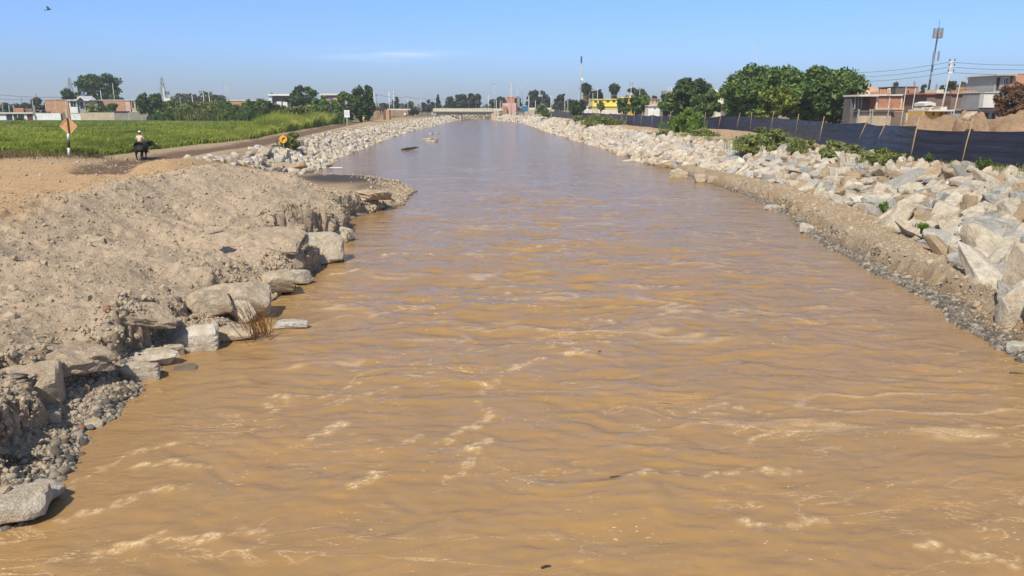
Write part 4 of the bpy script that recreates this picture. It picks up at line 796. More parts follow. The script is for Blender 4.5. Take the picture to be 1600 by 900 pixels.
b.slab(69, 107, 155.6, 156.5, -.12, .3, 'tan_wall', 'ring_beam')
b = Bld('white_house', 'white house with a pointed gable porch and big dark windows', 'house', 107, 258, GLB)
b.wall(107.3, 121, 157, None, 8, 'white', ops=((109, 158, 119.3, 167.6),)); b.win(109, 158, 119.3, 167.6, 'glass', 'white', .1, bars=1); b.wall(121, 132, 157.2, None, 7, 'grey_wall', .6, 'porch_wall', ops=((122.6, 159, 130, 170.5),)); b.win(122.6, 159, 130, 170.5, 'glass', 'grey_wall', .7, 'window', 0)
b.tri(121, 132, 151, 157.3, 'grey_wall', .6); b.gable(120.5, 132.5, 149.6, 156.8, 7, 'white'); b.slab(106.5, 121, 155.8, 157.1, -.6, 8, 'white'); b.slab(132, 140.5, 156, 157.4, -.4, 7, 'white', 'porch_roof')
b.wall(131.5, 140, 157.6, None, 6, 'pink', 1., 'side_wall'); b.wall(112, 121, 150, 155.9, 3, 'brick', 3., 'tank_house'); b.tank(115, 120.5, 142.5, 150, 'tank_blue', 4.5)
b = Bld('brick_house', 'small dull brick house between the white gabled house and the orange wall', 'house', 140, 263, GLB); b.wall(140.3, 154.5, 157.5, None, 6, 'brick_dull', ops=((141.5, 160.5, 145, 165),)); b.win(141.5, 160.5, 145, 165, 'opening', 'brick_dull', 0, bars=0); b.col(142, 143.2, 152, 157.4, 'tan_wall', .2, 'stub_column')
b = Bld('orange_house', 'long salmon orange plastered house with arched windows at its right end', 'house', 154, 266, GLB); b.wall(154.7, 204, 156.8, None, 8, 'pink', 0); b.wall(154.9, 196, 157.4, None, .1, 'brick_orange', -.1, 'facing')
b.wall(204, 222, 157.6, None, 7, 'tan_wall', .2, 'arcade_wall'); b.slab(154, 222.5, 155.9, 157, -.25, 8.2, 'roof_pale')
for x in (205.5, 211, 216):
    a, zt = b.L(x, 159.5); c, zb = b.L(x+3.6, 168.5); r = (c-a)/2; pr = [(a, zb), (c, zb)]+[((a+c)/2+r*math.cos(t), zt-r+r*math.sin(t)) for t in np.linspace(0, math.pi, 9)]
    w_ = MB().prism(pr, .12, .26, 'y').build('arched_window', M['glass'], b.r); pr2 = [((a+c)/2+(r+.12)*math.cos(t), zt-r+(r+.12)*math.sin(t)) for t in np.linspace(0, math.pi, 9)]
    q = MB()
    for u, v in zip(pr2[:-1], pr2[1:]): q.bar((u[0], .1, u[1]), (v[0], .1, v[1]), .12, .14)
    q.build('arch_trim', M['cream'], w_)
b = Bld('brick_ruin', 'low unfinished brick walls behind the white garages', 'ruin', 20, 256, GLB); b.wall(21.5, 36, 168.8, None, .4, 'brick'); b.wall(36, 48, 169.4, None, .4, 'brick_dull', .6)
for x, y in ((20, 164), (13, 164), (50, 157), (53, 165)): b.col(x, x+.9, y, None, 'pole', -.1, 'rebar_column')
for k in range(9): a, z = b.L(RNG.uniform(50, 68), RNG.uniform(172, 175)); MB().box(a, a+RNG.uniform(.6, 2), 0, 1, 0, z).build('rubble_block', M['brick_dull' if k % 2 else 'adobe'], b.r)
GLS = 'halls behind the bushes of the left bank'
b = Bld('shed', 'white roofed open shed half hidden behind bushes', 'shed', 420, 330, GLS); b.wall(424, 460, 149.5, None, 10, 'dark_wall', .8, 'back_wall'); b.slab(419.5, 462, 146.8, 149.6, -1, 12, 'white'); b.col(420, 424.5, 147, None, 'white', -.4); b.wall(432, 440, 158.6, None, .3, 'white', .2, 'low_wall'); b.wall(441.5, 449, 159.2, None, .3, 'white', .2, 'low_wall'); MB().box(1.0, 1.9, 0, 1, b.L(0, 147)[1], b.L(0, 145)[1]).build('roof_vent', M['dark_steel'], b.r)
b = Bld('brick_hall', 'brick hall with a blue beam and post behind the olive tree', 'hall', 500, 335, GLS); b.wall(501, 532, 148.8, None, 10, 'brick', .2); b.slab(500, 534, 146.2, 148.9, -.8, 10.5, 'roof_pale'); b.slab(512, 528, 149.6, 151.6, -.1, .25, 'blue_beam', 'beam'); b.col(516.4, 518.4, 149.6, None, 'blue_beam', -.15, 'post'); b.slab(520, 528, 152.4, 157, -.02, .25, 'ochre', 'shutter')
b = Bld('long_wall', 'long low brick wall with pale coping behind the reeds', 'wall', 356, 300, GLS); b.wall(356, 380, 157.5, None, .4, 'brick_orange'); b.wall(380, 414, 157.9, None, .4, 'brick'); b.slab(355, 415, 156.2, 157.6, -.2, .6, 'roof_pale', 'coping')
b = Bld('adobe_house', 'brown adobe house with dark slits beside the tall tree', 'house', 583, 245, GLS); b.wall(583, 599, 169.5, None, 6, 'adobe', ops=((594, 170.5, 595.5, 180), (597, 171.5, 598.4, 178))); b.wall(602, 607.5, 171.5, None, 3, 'brick_orange', .2, 'annex'); b.slab(582, 600, 167.6, 169.6, -.5, 6.3, 'bark'); b.wall(581.5, 586.5, 160, 167.8, 3, 'cream', 2, 'upper_room', ops=((583, 162, 585, 164.5),))
for x in (588, 591, 600.5): b.col(x, x+.7, 169.8, None, 'adobe', -.15, 'buttress')
b = Bld('guard_wall', 'long pale low wall left of the bridge approach', 'wall', 605, 372); b.wall(605, 648, 170, None, .5, 'roof_pale'); b.wall(600, 650, 172., None, 1., 'adobe', -1.1, 'embankment_wall'); b.wall(632, 635.4, 176.5, 180, 1, 'white', -2, 'block')
b = Bld('pink_house', 'pink brick house with stepped lower wing right of the bridge', 'house', 790, 425); b.wall(791.5, 804, 151.4, None, 8, 'brick', .4, ops=((797.5, 153, 798.6, 159),)); b.wall(785.5, 806.5, 161, None, 6, 'pink', -2., 'lower_wing'); b.wall(785, 792, 166, None, 5, 'brick', -4., 'yard_wall'); b.slab(791, 804.5, 150.2, 151.5, .2, 8.6, 'pink')
b = Bld('shipping_container', 'bright blue container on the dirt beyond the right bank', 'container', 816.4, 372); b.wall(816.4, 825, 166.4, 173.2, 2.4, 'blue'); b.slab(816.2, 825.2, 165.8, 166.6, -.1, 2.5, 'blue', 'lid'); b.slab(816.8, 824.8, 172.8, 174, .2, 2.2, 'black_paint', 'skid')
for k in range(7): b.col(816.7+k*1.2, 817.2+k*1.2, 166.8, 173, 'blue', -.07, 'rib')
b = Bld('three_wheeler', 'dark red small vehicle beside the blue container', 'vehicle', 806.5, 376); b.wall(806.5, 811.5, 168.2, 172.8, 1.3, 'door_red', 0, 'body'); b.slab(806.3, 811.8, 167.6, 168.3, -.1, 1.4, 'black_paint', 'canopy'); b.win(807.2, 168.6, 810.8, 170.4, 'glass', 'door_red', -.06, 'windscreen', 0)
for x in (807, 810.6): a, z = b.L(x, 173.2); MB().tube([(a, -.1, z), (a, .12, z)], .28, 10).build('wheel', M['black_paint'], b.r)
GLR = 'houses behind the black fence'
b = Bld('yellow_house', 'bright yellow flat roofed house with dark square windows', 'house', 925, 245, GLR); b.wall(925.8, 967, 155.6, 166, 8, 'yellow', ops=((928.6, 157.4, 933.4, 161.4), (937.5, 157.2, 942, 161), (947.6, 156.6, 952.4, 160.8), (957, 156.2, 962, 160.6)))
for w in ((928.6, 157.4, 933.4, 161.4), (937.5, 157.2, 942, 161), (947.6, 156.6, 952.4, 160.8), (957, 156.2, 962, 160.6)): b.win(*w, 'glass', 'yellow', .1)
b.wall(926.8, 966, 166, None, 7, 'ochre', .8, 'ground_wall'); b.slab(925, 968, 154.6, 155.7, -.3, 8.2, 'yellow'); b.slab(926, 964, 168.4, 170, -.8, .8, 'yellow', 'ledge'); b.slab(926, 967, 165.6, 166.6, -.5, .6, 'yellow', 'cornice')
b = Bld('yellow_hall', 'golden yellow hall with a white gable end behind the round trees', 'hall', 970, 275, GLR); b.wall(972, 990, 153, None, 9, 'ochre'); b.wall(983, 988, 148, 153, 4, 'brick', 1., 'upper_room'); b.gable(985.5, 991.5, 147.4, 151.5, 8, 'white', -.4); b.slab(970, 988, 151.8, 153.1, -.3, 9, 'yellow'); b.win(976, 155, 979, 158, 'glass', 'yellow', -.1)
b = Bld('pale_wall', 'pale low wall with roof clutter before the yellow house', 'wall', 912, 238, GLR); b.wall(912.5, 970, 170.8, None, .4, 'roof_pale'); b.wall(914, 919.5, 167, 170.8, 1, 'cream', .4, 'hut'); b.slab(913.4, 920.2, 166, 167.2, .2, 1.6, 'roof_pale', 'hut_roof')
b = Bld('white_house', 'white and pink low house behind the middle of the black fence', 'house', 1012, 190, GLR); b.wall(1013, 1031, 165.4, None, 7, 'white', ops=((1022, 168, 1025, 172),)); b.wall(1019, 1033, 155, 165.2, 6, 'tan_wall', 2, 'upper_floor', ops=((1021, 158, 1023.5, 162), (1027, 158, 1029.5, 162))); b.slab(1012, 1032, 164.2, 165.5, -.4, 7, 'roof_pale'); b.slab(1018, 1034, 153.8, 155.1, 1.7, 8.2, 'roof_red'); b.win(1022, 168, 1025, 172, 'glass', 'white', .1)
b = Bld('grey_building', 'grey rooftop with two white pipes behind the dark upright tree', 'building', 1041, 205, GLR); b.wall(1041, 1053, 141.5, None, 7, 'grey_wall')
for x in (1045, 1049.5): b.col(x, x+1, 135.6, 141.4, 'white', .5, 'pipe')
b = Bld('apartment_house', 'cream apartment house with terracotta parapet between the tree groups', 'building', 1120, 205, GLR); b.wall(1119.5, 1138, 148, None, 9, 'cream', ops=((1127, 149.4, 1129.4, 152), (1132, 150, 1136.5, 159), (1127, 154.5, 1129.4, 158))); b.win(1132, 150, 1136.5, 159, 'glass', 'white', .1); b.win(1127, 149.4, 1129.4, 152, 'glass', 'white', .1, bars=0); b.win(1127, 154.5, 1129.4, 158, 'glass', 'white', .1, bars=0)
b.slab(1118.5, 1139, 144, 148.1, -.25, 9.2, 'roof_red', 'parapet'); b.slab(1118, 1142, 160.6, 161.8, -.9, .1, 'roof_pale', 'balcony'); b.wall(1124, 1138, 162, 169, .3, 'brick_orange', -.06, 'lower_facing'); b.slab(1124, 1142, 169.4, 170.8, -1.2, .1, 'white', 'awning'); b.wall(1122, 1127, 140, 144.1, 3, 'white', 3, 'roof_room')
b = Bld('brick_house', 'brick house with white columns and a shaded grey left wing', 'house', 1342, 112, GLR)
b.wall(1370.5, 1429.5, 149.4, None, 10, 'brick')
for x in (1370.5, 1389.6, 1408.6, 1426.8): b.col(x, x+1.9, 149, 171.4, 'cream')
b.slab(1366, 1431, 147.6, 149.5, -.3, 10.3, 'white'); b.slab(1370, 1430, 168.8, 171.6, -.1, .2, 'tan_wall', 'plinth_band'); b.wall(1341, 1370.4, 150.6, None, 2.5, 'dark_wall', 2.2, 'wing_wall', ops=((1360.6, 152.5, 1362.4, 159.6), (1363.6, 152.2, 1365.6, 159.4), (1345, 152, 1346.6, 168), (1350, 152, 1352.4, 168)))  # wing wall coloured dark to stand in for shade on grey cement plaster
b.slab(1340, 1370.3, 147.9, 150.7, -.6, 4.8, 'roof_pale', 'wing_roof'); b.win(1360.4, 152.4, 1362.6, 159.8, 'opening', 'dark_wall', 2.2, bars=0); b.win(1363.4, 152, 1365.8, 159.6, 'opening', 'dark_wall', 2.2, bars=0)
for x in (1343.4, 1348.2, 1353.4): b.col(x, x+.9, 150.8, 171, 'grey_wall', 1.3, 'wing_post')
for x in (1346, 1352, 1357): b.col(x, x+.5, 143.5, 147.8, 'adobe', 1., 'rebar_column')
b = Bld('rooftop_room', 'unfinished orange brick columns on the roof of the brick house', 'rooftop', 1376, 118, GLR, 7.2); b.wall(1376, 1391, 142.6, None, 3, 'brick_orange', .3)
for k in range(6): b.col(1376+k*2.6, 1377.6+k*2.6, 139+.8*(k % 2), None, 'brick_orange', 0)
b.wall(1389, 1391.2, 137.8, 146, .4, 'cream', .1, 'chimney')
b = Bld('brick_block', 'square brick block with a black water tank on top', 'building', 1400, 128, GLR); b.wall(1400.4, 1411.6, 136.4, None, 6, 'dark_wall', 0, 'plastered_wall'); b.wall(1411.8, 1432, 135.8, None, 6, 'brick', .02, ops=((1413, 138, 1415.4, 141.5), (1418.5, 141.5, 1421, 147))); b.slab(1400, 1433, 135, 136.2, -.12, 6.3, 'brick_dull', 'parapet'); b.tank(1411.2, 1417.6, 127.4, 135.2, 'tank_black')
b = Bld('green_shop', 'green painted house front between the brick house and the purple brown wall', 'house', 1431, 114, GLR); b.wall(1431.5, 1449.5, 150.4, None, 6, 'green_wall', ops=((1433, 152, 1437, 162),)); b.door(1433, 152, 1437, 162, 'dark_wall', .06); b.slab(1430.5, 1449.6, 148.6, 150.5, -.5, 6, 'cream'); b.col(1437.6, 1439, 150.6, None, 'grey_wall')
b = Bld('brick_house', 'long purple brown brick wall house left of the tall concrete pole', 'house', 1449, 106, GLR); b.wall(1449.7, 1487, 147.5, None, 7, 'brick_dull'); b.slab(1444, 1487.2, 145, 147.4, -.3, 7.2, 'roof_red')
b = Bld('brick_house', 'grey brown brick house with two blue windows right of the tall concrete pole', 'house', 1487, 104, GLR)
W2 = ((1503.8, 149.6, 1511.4, 159.8), (1520, 148.6, 1528.8, 160)); b.wall(1487.3, 1531.6, 147, 171.2, 8, 'brick_dull', ops=W2)
for w in W2: b.win(*w, 'blue_glass', 'white', .08)
b.wall(1487.3, 1531.6, 172.4, None, 8, 'grey_wall', .1, 'ground_wall'); b.slab(1487, 1532, 171.1, 172.5, -.2, 8, 'grey_wall', 'floor_slab'); b.slab(1486.6, 1532.4, 145.4, 147.1, -.3, 8.2, 'roof_red'); b.slab(1490, 1531, 141.4, 145.5, .4, .8, 'brick_orange', 'parapet'); b.wall(1473.5, 1484, 139.6, 145.6, 3, 'cream', 1.5, 'roof_room')
for k in range(9): b.col(1489+k*4.6, 1489.8+k*4.6, 139.6+(k % 3)*.7, 145.4, 'adobe', .3, 'rebar_column')
b = Bld('grey_house', 'grey house with a white corrugated bay and a taller rooftop room at far right', 'house', 1531, 100, GLR)
b.wall(1531.8, 1588, 146, 171.4, 8, 'grey_wall', ops=((1561, 147, 1568, 160),)); b.win(1561, 147, 1568, 160, 'blue_glass', 'white', .08, bars=2); b.wall(1531.8, 1588, 172.6, None, 8, 'grey_wall', .1, 'ground_wall', ops=((1537.6, 176.4, 1546, 190), (1551, 176.4, 1556, 190))); b.door(1537.6, 176.4, 1546, 190, 'door_brown', .1); b.door(1551, 176.4, 1556, 190, 'door_brown', .1); b.slab(1531, 1589, 171.3, 172.7, -.3, 8, 'roof_pale', 'floor_slab')
by = b.wall(1531.6, 1553, 145, 168.4, .9, 'roof_pale', -.9, 'bay'); q = MB(); a, zt = b.L(1531.6, 145); c, zb = b.L(1553, 168.4)
for k in range(18): xx = a+(c-a)*(k+.5)/18; q.box(xx-.025, xx+.025, -.93, -.899, zb+.05, zt-.05)
q.build('corrugation', M['white'], by); a, zt = b.L(1546, 153); c, zb = b.L(1548.2, 158.5); MB().box(a, c, -.95, -.90, zb, zt).build('vent', M['opening'], by); a, zt = b.L(1550, 149); c, zb = b.L(1551.4, 158.5); MB().box(a, c, -.95, -.90, zb, zt).build('vent', M['opening'], by)
b.slab(1531, 1554, 144, 145.2, -1.05, 8, 'roof_pale'); b.wall(1563.4, 1583.6, 117.4, 145.8, 6, 'grey_wall', 1., 'upper_room', ops=((1566, 120.4, 1571.4, 141.4), (1576.4, 120, 1584 - .6, 132.4))); b.door(1566, 120.4, 1571.4, 141.4, 'door_brown', 1.05); b.win(1576.4, 120, 1583.2, 132.4, 'blue_glass', 'white', 1.05); b.slab(1558.5, 1592, 115.4, 117.5, .2, 7.4, 'roof_pale', 'upper_roof'); b.wall(1591, 1612, 114.6, 131, 6, 'brick_orange', .8, 'brick_room'); b.wall(1583.6, 1591, 117.6, 131, 5, 'green_wall', 1.4, 'side_room'); b.wall(1582, 1612, 131, 141, .4, 'brick_orange', .3, 'parapet')
b = Bld('flat_roofs', 'salmon roof edges behind the grey brown brick house', 'building', 1536, 125, GLR); b.wall(1537.6, 1563, 140, None, 5, 'brick_orange'); b.wall(1539, 1562, 132, 139, 5, 'tan_wall', 3, 'back_room'); b.slab(1538.5, 1563, 130.6, 132.2, 2.6, 8.4, 'roof_red')
b = Bld('market_stalls', 'low ochre yellow stalls with dark openings and a pale roof', 'stall', 1443, 78, GLR, 2.6); b.wall(1442.8, 1481, 174, None, 3, 'ochre', ops=((1457, 175, 1460.5, 181), (1467, 174.8, 1474, 181), (1476, 174.8, 1480, 181))); b.slab(1444, 1483, 171.4, 173.8, -.8, 3.2, 'roof_pale')
for k in range(14): a, z = b.L(RNG.uniform(1446, 1480), 171); MB().box(a, a+RNG.uniform(.2, .6), RNG.uniform(0, 2), 2.5, z-.1, z+RNG.uniform(.1, .35)).build('roof_clutter', M['cream' if k % 2 else 'adobe'], b.r)
b = Bld('yard_wall', 'brown low wall and cream wall just behind the leaning fence posts', 'wall', 1340, 84, GLR, 2.6); b.wall(1341, 1394, 174.4, None, .3, 'tan_wall'); b.wall(1394, 1416, 174.8, None, .3, 'brick_dull', .1); b.wall(1417, 1443, 176.2, None, .3, 'cream', .05, 'cream_wall'); b.slab(1338, 1396, 172.8, 174.5, -.3, .7, 'dark_wall', 'coping')
for x in (1340, 1358, 1361.5, 1386): b.col(x, x+.9, 170.6, None, 'pole', -.35, 'stake')
b = Bld('tin_kiosk', 'small pale blue tin roofed kiosk before the purple brown wall', 'kiosk', 1447, 96, GLR); b.wall(1447.5, 1455, 161.5, None, 2, 'grey_wall'); b.gable(1447, 1456.5, 158.6, 161.2, 2.2, 'roof_pale')

# ------------------------------------------------------------------ bridge
YB = 405
b = Bld('road_bridge', 'low concrete road bridge with a cream slotted railing crossing the river far away', 'bridge', 677, YB, None, 0.)
b.slab(676.5, 771, 174.2, 176.0, -.3, 9, 'dark_wall', 'deck'); b.slab(680, 769, 176.0, 178.2, .1, 8.5, 'dark_wall', 'girder')
a, zt = b.L(677, 169.4); c, zb = b.L(770.6, 174.1); n = 24; q = MB(); q.box(a, c, -.15, .15, zt-.42, zt); q.box(a, c, -.15, .15, zb, zb+.42)
for k in range(n+1): x = a+(c-a)*k/n; q.box(x-.28, x+.28, -.12, .12, zb+.42, zt-.42)
q.build('railing', M['cream'], b.r); q = MB(); q.box(a, c, 8.6, 8.9, zt-.42, zt); q.box(a, c, 8.6, 8.9, zb, zb+.42)
for k in range(n+1): x = a+(c-a)*k/n; q.box(x-.28, x+.28, 8.65, 8.85, zb+.42, zt-.42)
q.build('railing', M['cream'], b.r); b.wall(717.4, 720.8, 178, 189, 8, 'concrete', .5, 'pier'); b.wall(674, 682, 174.4, 190, 9, 'concrete', .0, 'abutment'); b.wall(767.5, 780, 173.4, 190, 9, 'tan_wall', .0, 'abutment'); b.wall(770.4, 786, 169.6, 173, .4, 'cream', 0, 'parapet')
b = Bld('guard_wall', 'pale low wall behind the blue container', 'wall', 826, 390); b.wall(826, 862, 168.4, None, .4, 'roof_pale'); b.wall(820, 866, 171., None, .6, 'tan_wall', -.7, 'footing')

# ------------------------------------------------------------------ fence
GXF = [(1900, 37, 0, 0), (1725, 39.5, 262, 2), (1606, 42.5, 262, 14), (1508, 46, 255.5, 10), (1427, 51, 244.5, 7), (1364, 61, 233.5, 22), (1336, 66, 223, 22), (1281, 75, 217.5, 5), (1243, 88, 210, 3), (1203, 104, 201, 4), (1172, 115, 199.5, 1), (1150, 121, 203, 5), (1122, 127, 197.5, 4), (1100, 129, 197.5, 1), (1080, 129, 197.5, -2), (1060, 128, 197.5, 2), (1044, 128, 197.5, 3), (1032, 132, 196, 2), (1017, 138, 195, 3), (1000, 146, 192.5, 3), (989, 153, 191, 2), (978, 160, 190, 1), (970, 167, 188.5, 1), (962, 174, 187, 0), (952, 182, 186, 1), (943, 190, 185, 0), (934, 198, 184, 1), (926, 207, 183.3, 1), (918, 216, 182.6, 1), (911, 225, 181.8, 0), (904, 234, 181, 1), (898, 243, 180.4, 0), (892, 252, 179.8, 1), (886, 262, 179, 0), (880, 272, 178.4, 0), (874, 283, 177.9, 0), (868, 294, 177.6, 1), (862, 306, 177.3, 0)]
GXF[0] = (1900, 37, 262, 0)
fz = lambda x, y: float(height(np.array(x), np.array(y)))
base = []
for px, Y, _, ln in GXF:
    X = P(px, 200, Y)[0]; base.append((X, Y, fz(X, Y), ln/F_PX*Y))
fr = empty('plastic_fence', base[2][:3]); tag(fr, 'long black plastic sheet fence on wooden stakes along the right bank', 'fence')
FR = Vector(base[2][:3]); FH = 2.25
tops = []
for i, (X, Y, z, ln) in enumerate(base):
    hh = FH+.35+.35*random.random(); top = (X+ln*.95, Y+.05, z+hh); m = MB(); r = .035+.012*random.random()
    m.tube([Vector((X, Y-.06, z-.35))-FR, Vector((X+ln*.5+random.uniform(-.03, .03), Y-.06, z+hh*.5))-FR, Vector((top[0], Y-.06, top[2]))-FR], [r*1.1, r, r*.9], 7); m.build('post', M['wood'], fr, True)
for i in range(len(base)-1):
    (xa, ya, za, la), (xb, yb, zb_, lb) = base[i], base[i+1]; nu, nv = (26, 20) if ya < 130 else (8, 6)
    U, V_ = np.meshgrid(np.linspace(0, 1, nu), np.linspace(0, 1, nv)); sag = .10*random.uniform(.4, 1.6)
    tl, tr_ = FH*random.uniform(.93, 1.0), FH*random.uniform(.93, 1.0)
    if i in (3,): tr_ *= .96
    hh = tl*(1-U)+tr_*U-sag*4*U*(1-U); zz = za*(1-U)+zb_*U-.06+hh*V_; f = V_*hh/FH
    xx = xa*(1-U)+xb*U+(la*(1-U)+lb*U)*f*.86; yy = ya*(1-U)+yb*U
    L_ = math.hypot(xb-xa, yb-ya); nxn, nyn = (yb-ya)/L_, -(xb-xa)/L_
    pin = np.sin(U*math.pi)**.5; wr = (.045*np.sin(V_*random.uniform(22, 30)+2.2*fbm(U*2+i*7, V_*2, 181, 2)+U*random.uniform(-3, 3))*(.4+.6*vn(U*3+i, V_*2, 183))+.12*fbm(U*1.3+i*3, V_*1.5, 185, 2))*pin
    xx = xx+nxn*wr; yy = yy+nyn*wr; ii = np.arange(U.size).reshape(U.shape)
    ff = np.stack([ii[:-1, :-1], ii[:-1, 1:], ii[1:, 1:], ii[1:, :-1]], -1).reshape(-1, 4); VV = np.stack([xx, yy, zz], -1).reshape(-1, 3)-np.array(FR)
    nV = len(VV); off = np.array((nxn, nyn, 0))*.008; bd = np.r_[ff, ff[:, ::-1]+nV]; link('panel', npmesh('panel', np.r_[VV, VV-off], bd, M['sheet'], True), fr)
# heaps of earth behind the fence
def heap(lab, px, py, pw, Y, dep, seed, pk=1.):
    g = np.linspace(-1, 1, 60); X, Yy = np.meshgrid(g, g); w = pw/F_PX*Y/2; hgt = P(px, py, Y)[2]-2.7; q = np.sqrt(X**2+Yy**2+1e-9); zz = hgt*np.clip(1-q**2.2, 0, 1)**.9*(1+.28*fbm(X*2.3+seed, Yy*2.3, seed, 4))+.16*fbm(X*9, Yy*9, seed+3, 4)*(q < 1); zz = np.where(q > .985, -.4, zz)
    ii = np.arange(X.size).reshape(X.shape); ff = np.stack([ii[:-1, :-1], ii[:-1, 1:], ii[1:, 1:], ii[1:, :-1]], -1).reshape(-1, 4); V = np.stack([X*w, Yy*dep, zz], -1).reshape(-1, 3)
    n = len(V); cl = np.array((.40, .265, .165))*(1+.25*fbm(V[:, 0]*.5, V[:, 1]*.5, seed+9, 3))[:, None]
    o = link('dirt_heap', npmesh('dirt_heap', V, ff, M['soil'], True, None, cl)); o.location = (P(px, 168, Y)[0], Y, 2.7); return tag(o, lab, 'dirt heap', 'dirt heaps behind the fence')
heap('long low brown dirt heap behind the panel right of the leaning posts', 1460, 180.5, 130, 60, 3.5, 401); heap('steep middle dirt heap with a stone slab leaning on it', 1522, 177, 62, 57, 2.5, 405); heap('large brown dirt heap running out of the right edge of the photo', 1605, 176.5, 140, 58, 3.5, 409); heap('small dirt rise between the middle and the rightmost heaps', 1560, 185, 70, 60, 2.5, 413)
p = P(1514, 181, 55); V, Fc = rock(350, 3, 10, 30, .04, (1, .5, .28)); o = link('rock', npmesh('rock', V*.85, Fc, M['rock_dusty'])); o.location = tuple(p); o.rotation_euler = (.1, -.45, .3); tag(o, 'flat tan stone slab leaning on the middle dirt heap', 'rock')
# thin straggling shoots over the left bank of the road are left to the weeds

# ------------------------------------------------------------------ poles, masts, towers, wires
def pole(name, label, px, y0, Y, w=.16, mat='pole', arms=(), lean=0., lamps=(), extra=None, cat='pole', group=None, gz=2.1):
    t = P(px, y0, Y); r = empty(name, (t[0], Y, gz)); tag(r, label, cat, group); H = t[2]-gz; dx = lean/F_PX*Y
    MB().tube([(-dx, 0, -.3), (0, 0, H)], [w, w*.6], 8).build('shaft', M[mat], r, True)
    for (py, half, mt) in arms:
        z = P(px, py, Y)[2]-gz; h = half/F_PX*Y; m = MB(); m.box(-h, h, -.09, .09, z-.09, z+.09); a_ = m.build('crossarm', M[mt], r)
        for s_ in (-1, 1): MB().tube([(s_*h*.92, 0, z+.09), (s_*h*.92, 0, z+.38)], .07, 6).build('insulator', M['dark_steel'], a_)
    for (py, dxp) in lamps:
        z = P(px, py, Y)[2]-gz; h = dxp/F_PX*Y; MB().tube([(0, 0, z-.1), (h*.6, 0, z+.25), (h, 0, z+.3)], .05, 6).build('lamp_arm', M['steel'], r); MB().box(h-.3, h+.3, -.15, .15, z+.2, z+.36).build('lamp_head', M['steel'], r)
    if extra: extra(r, H)
    return r
GP = 'utility and lamp poles on the skyline'
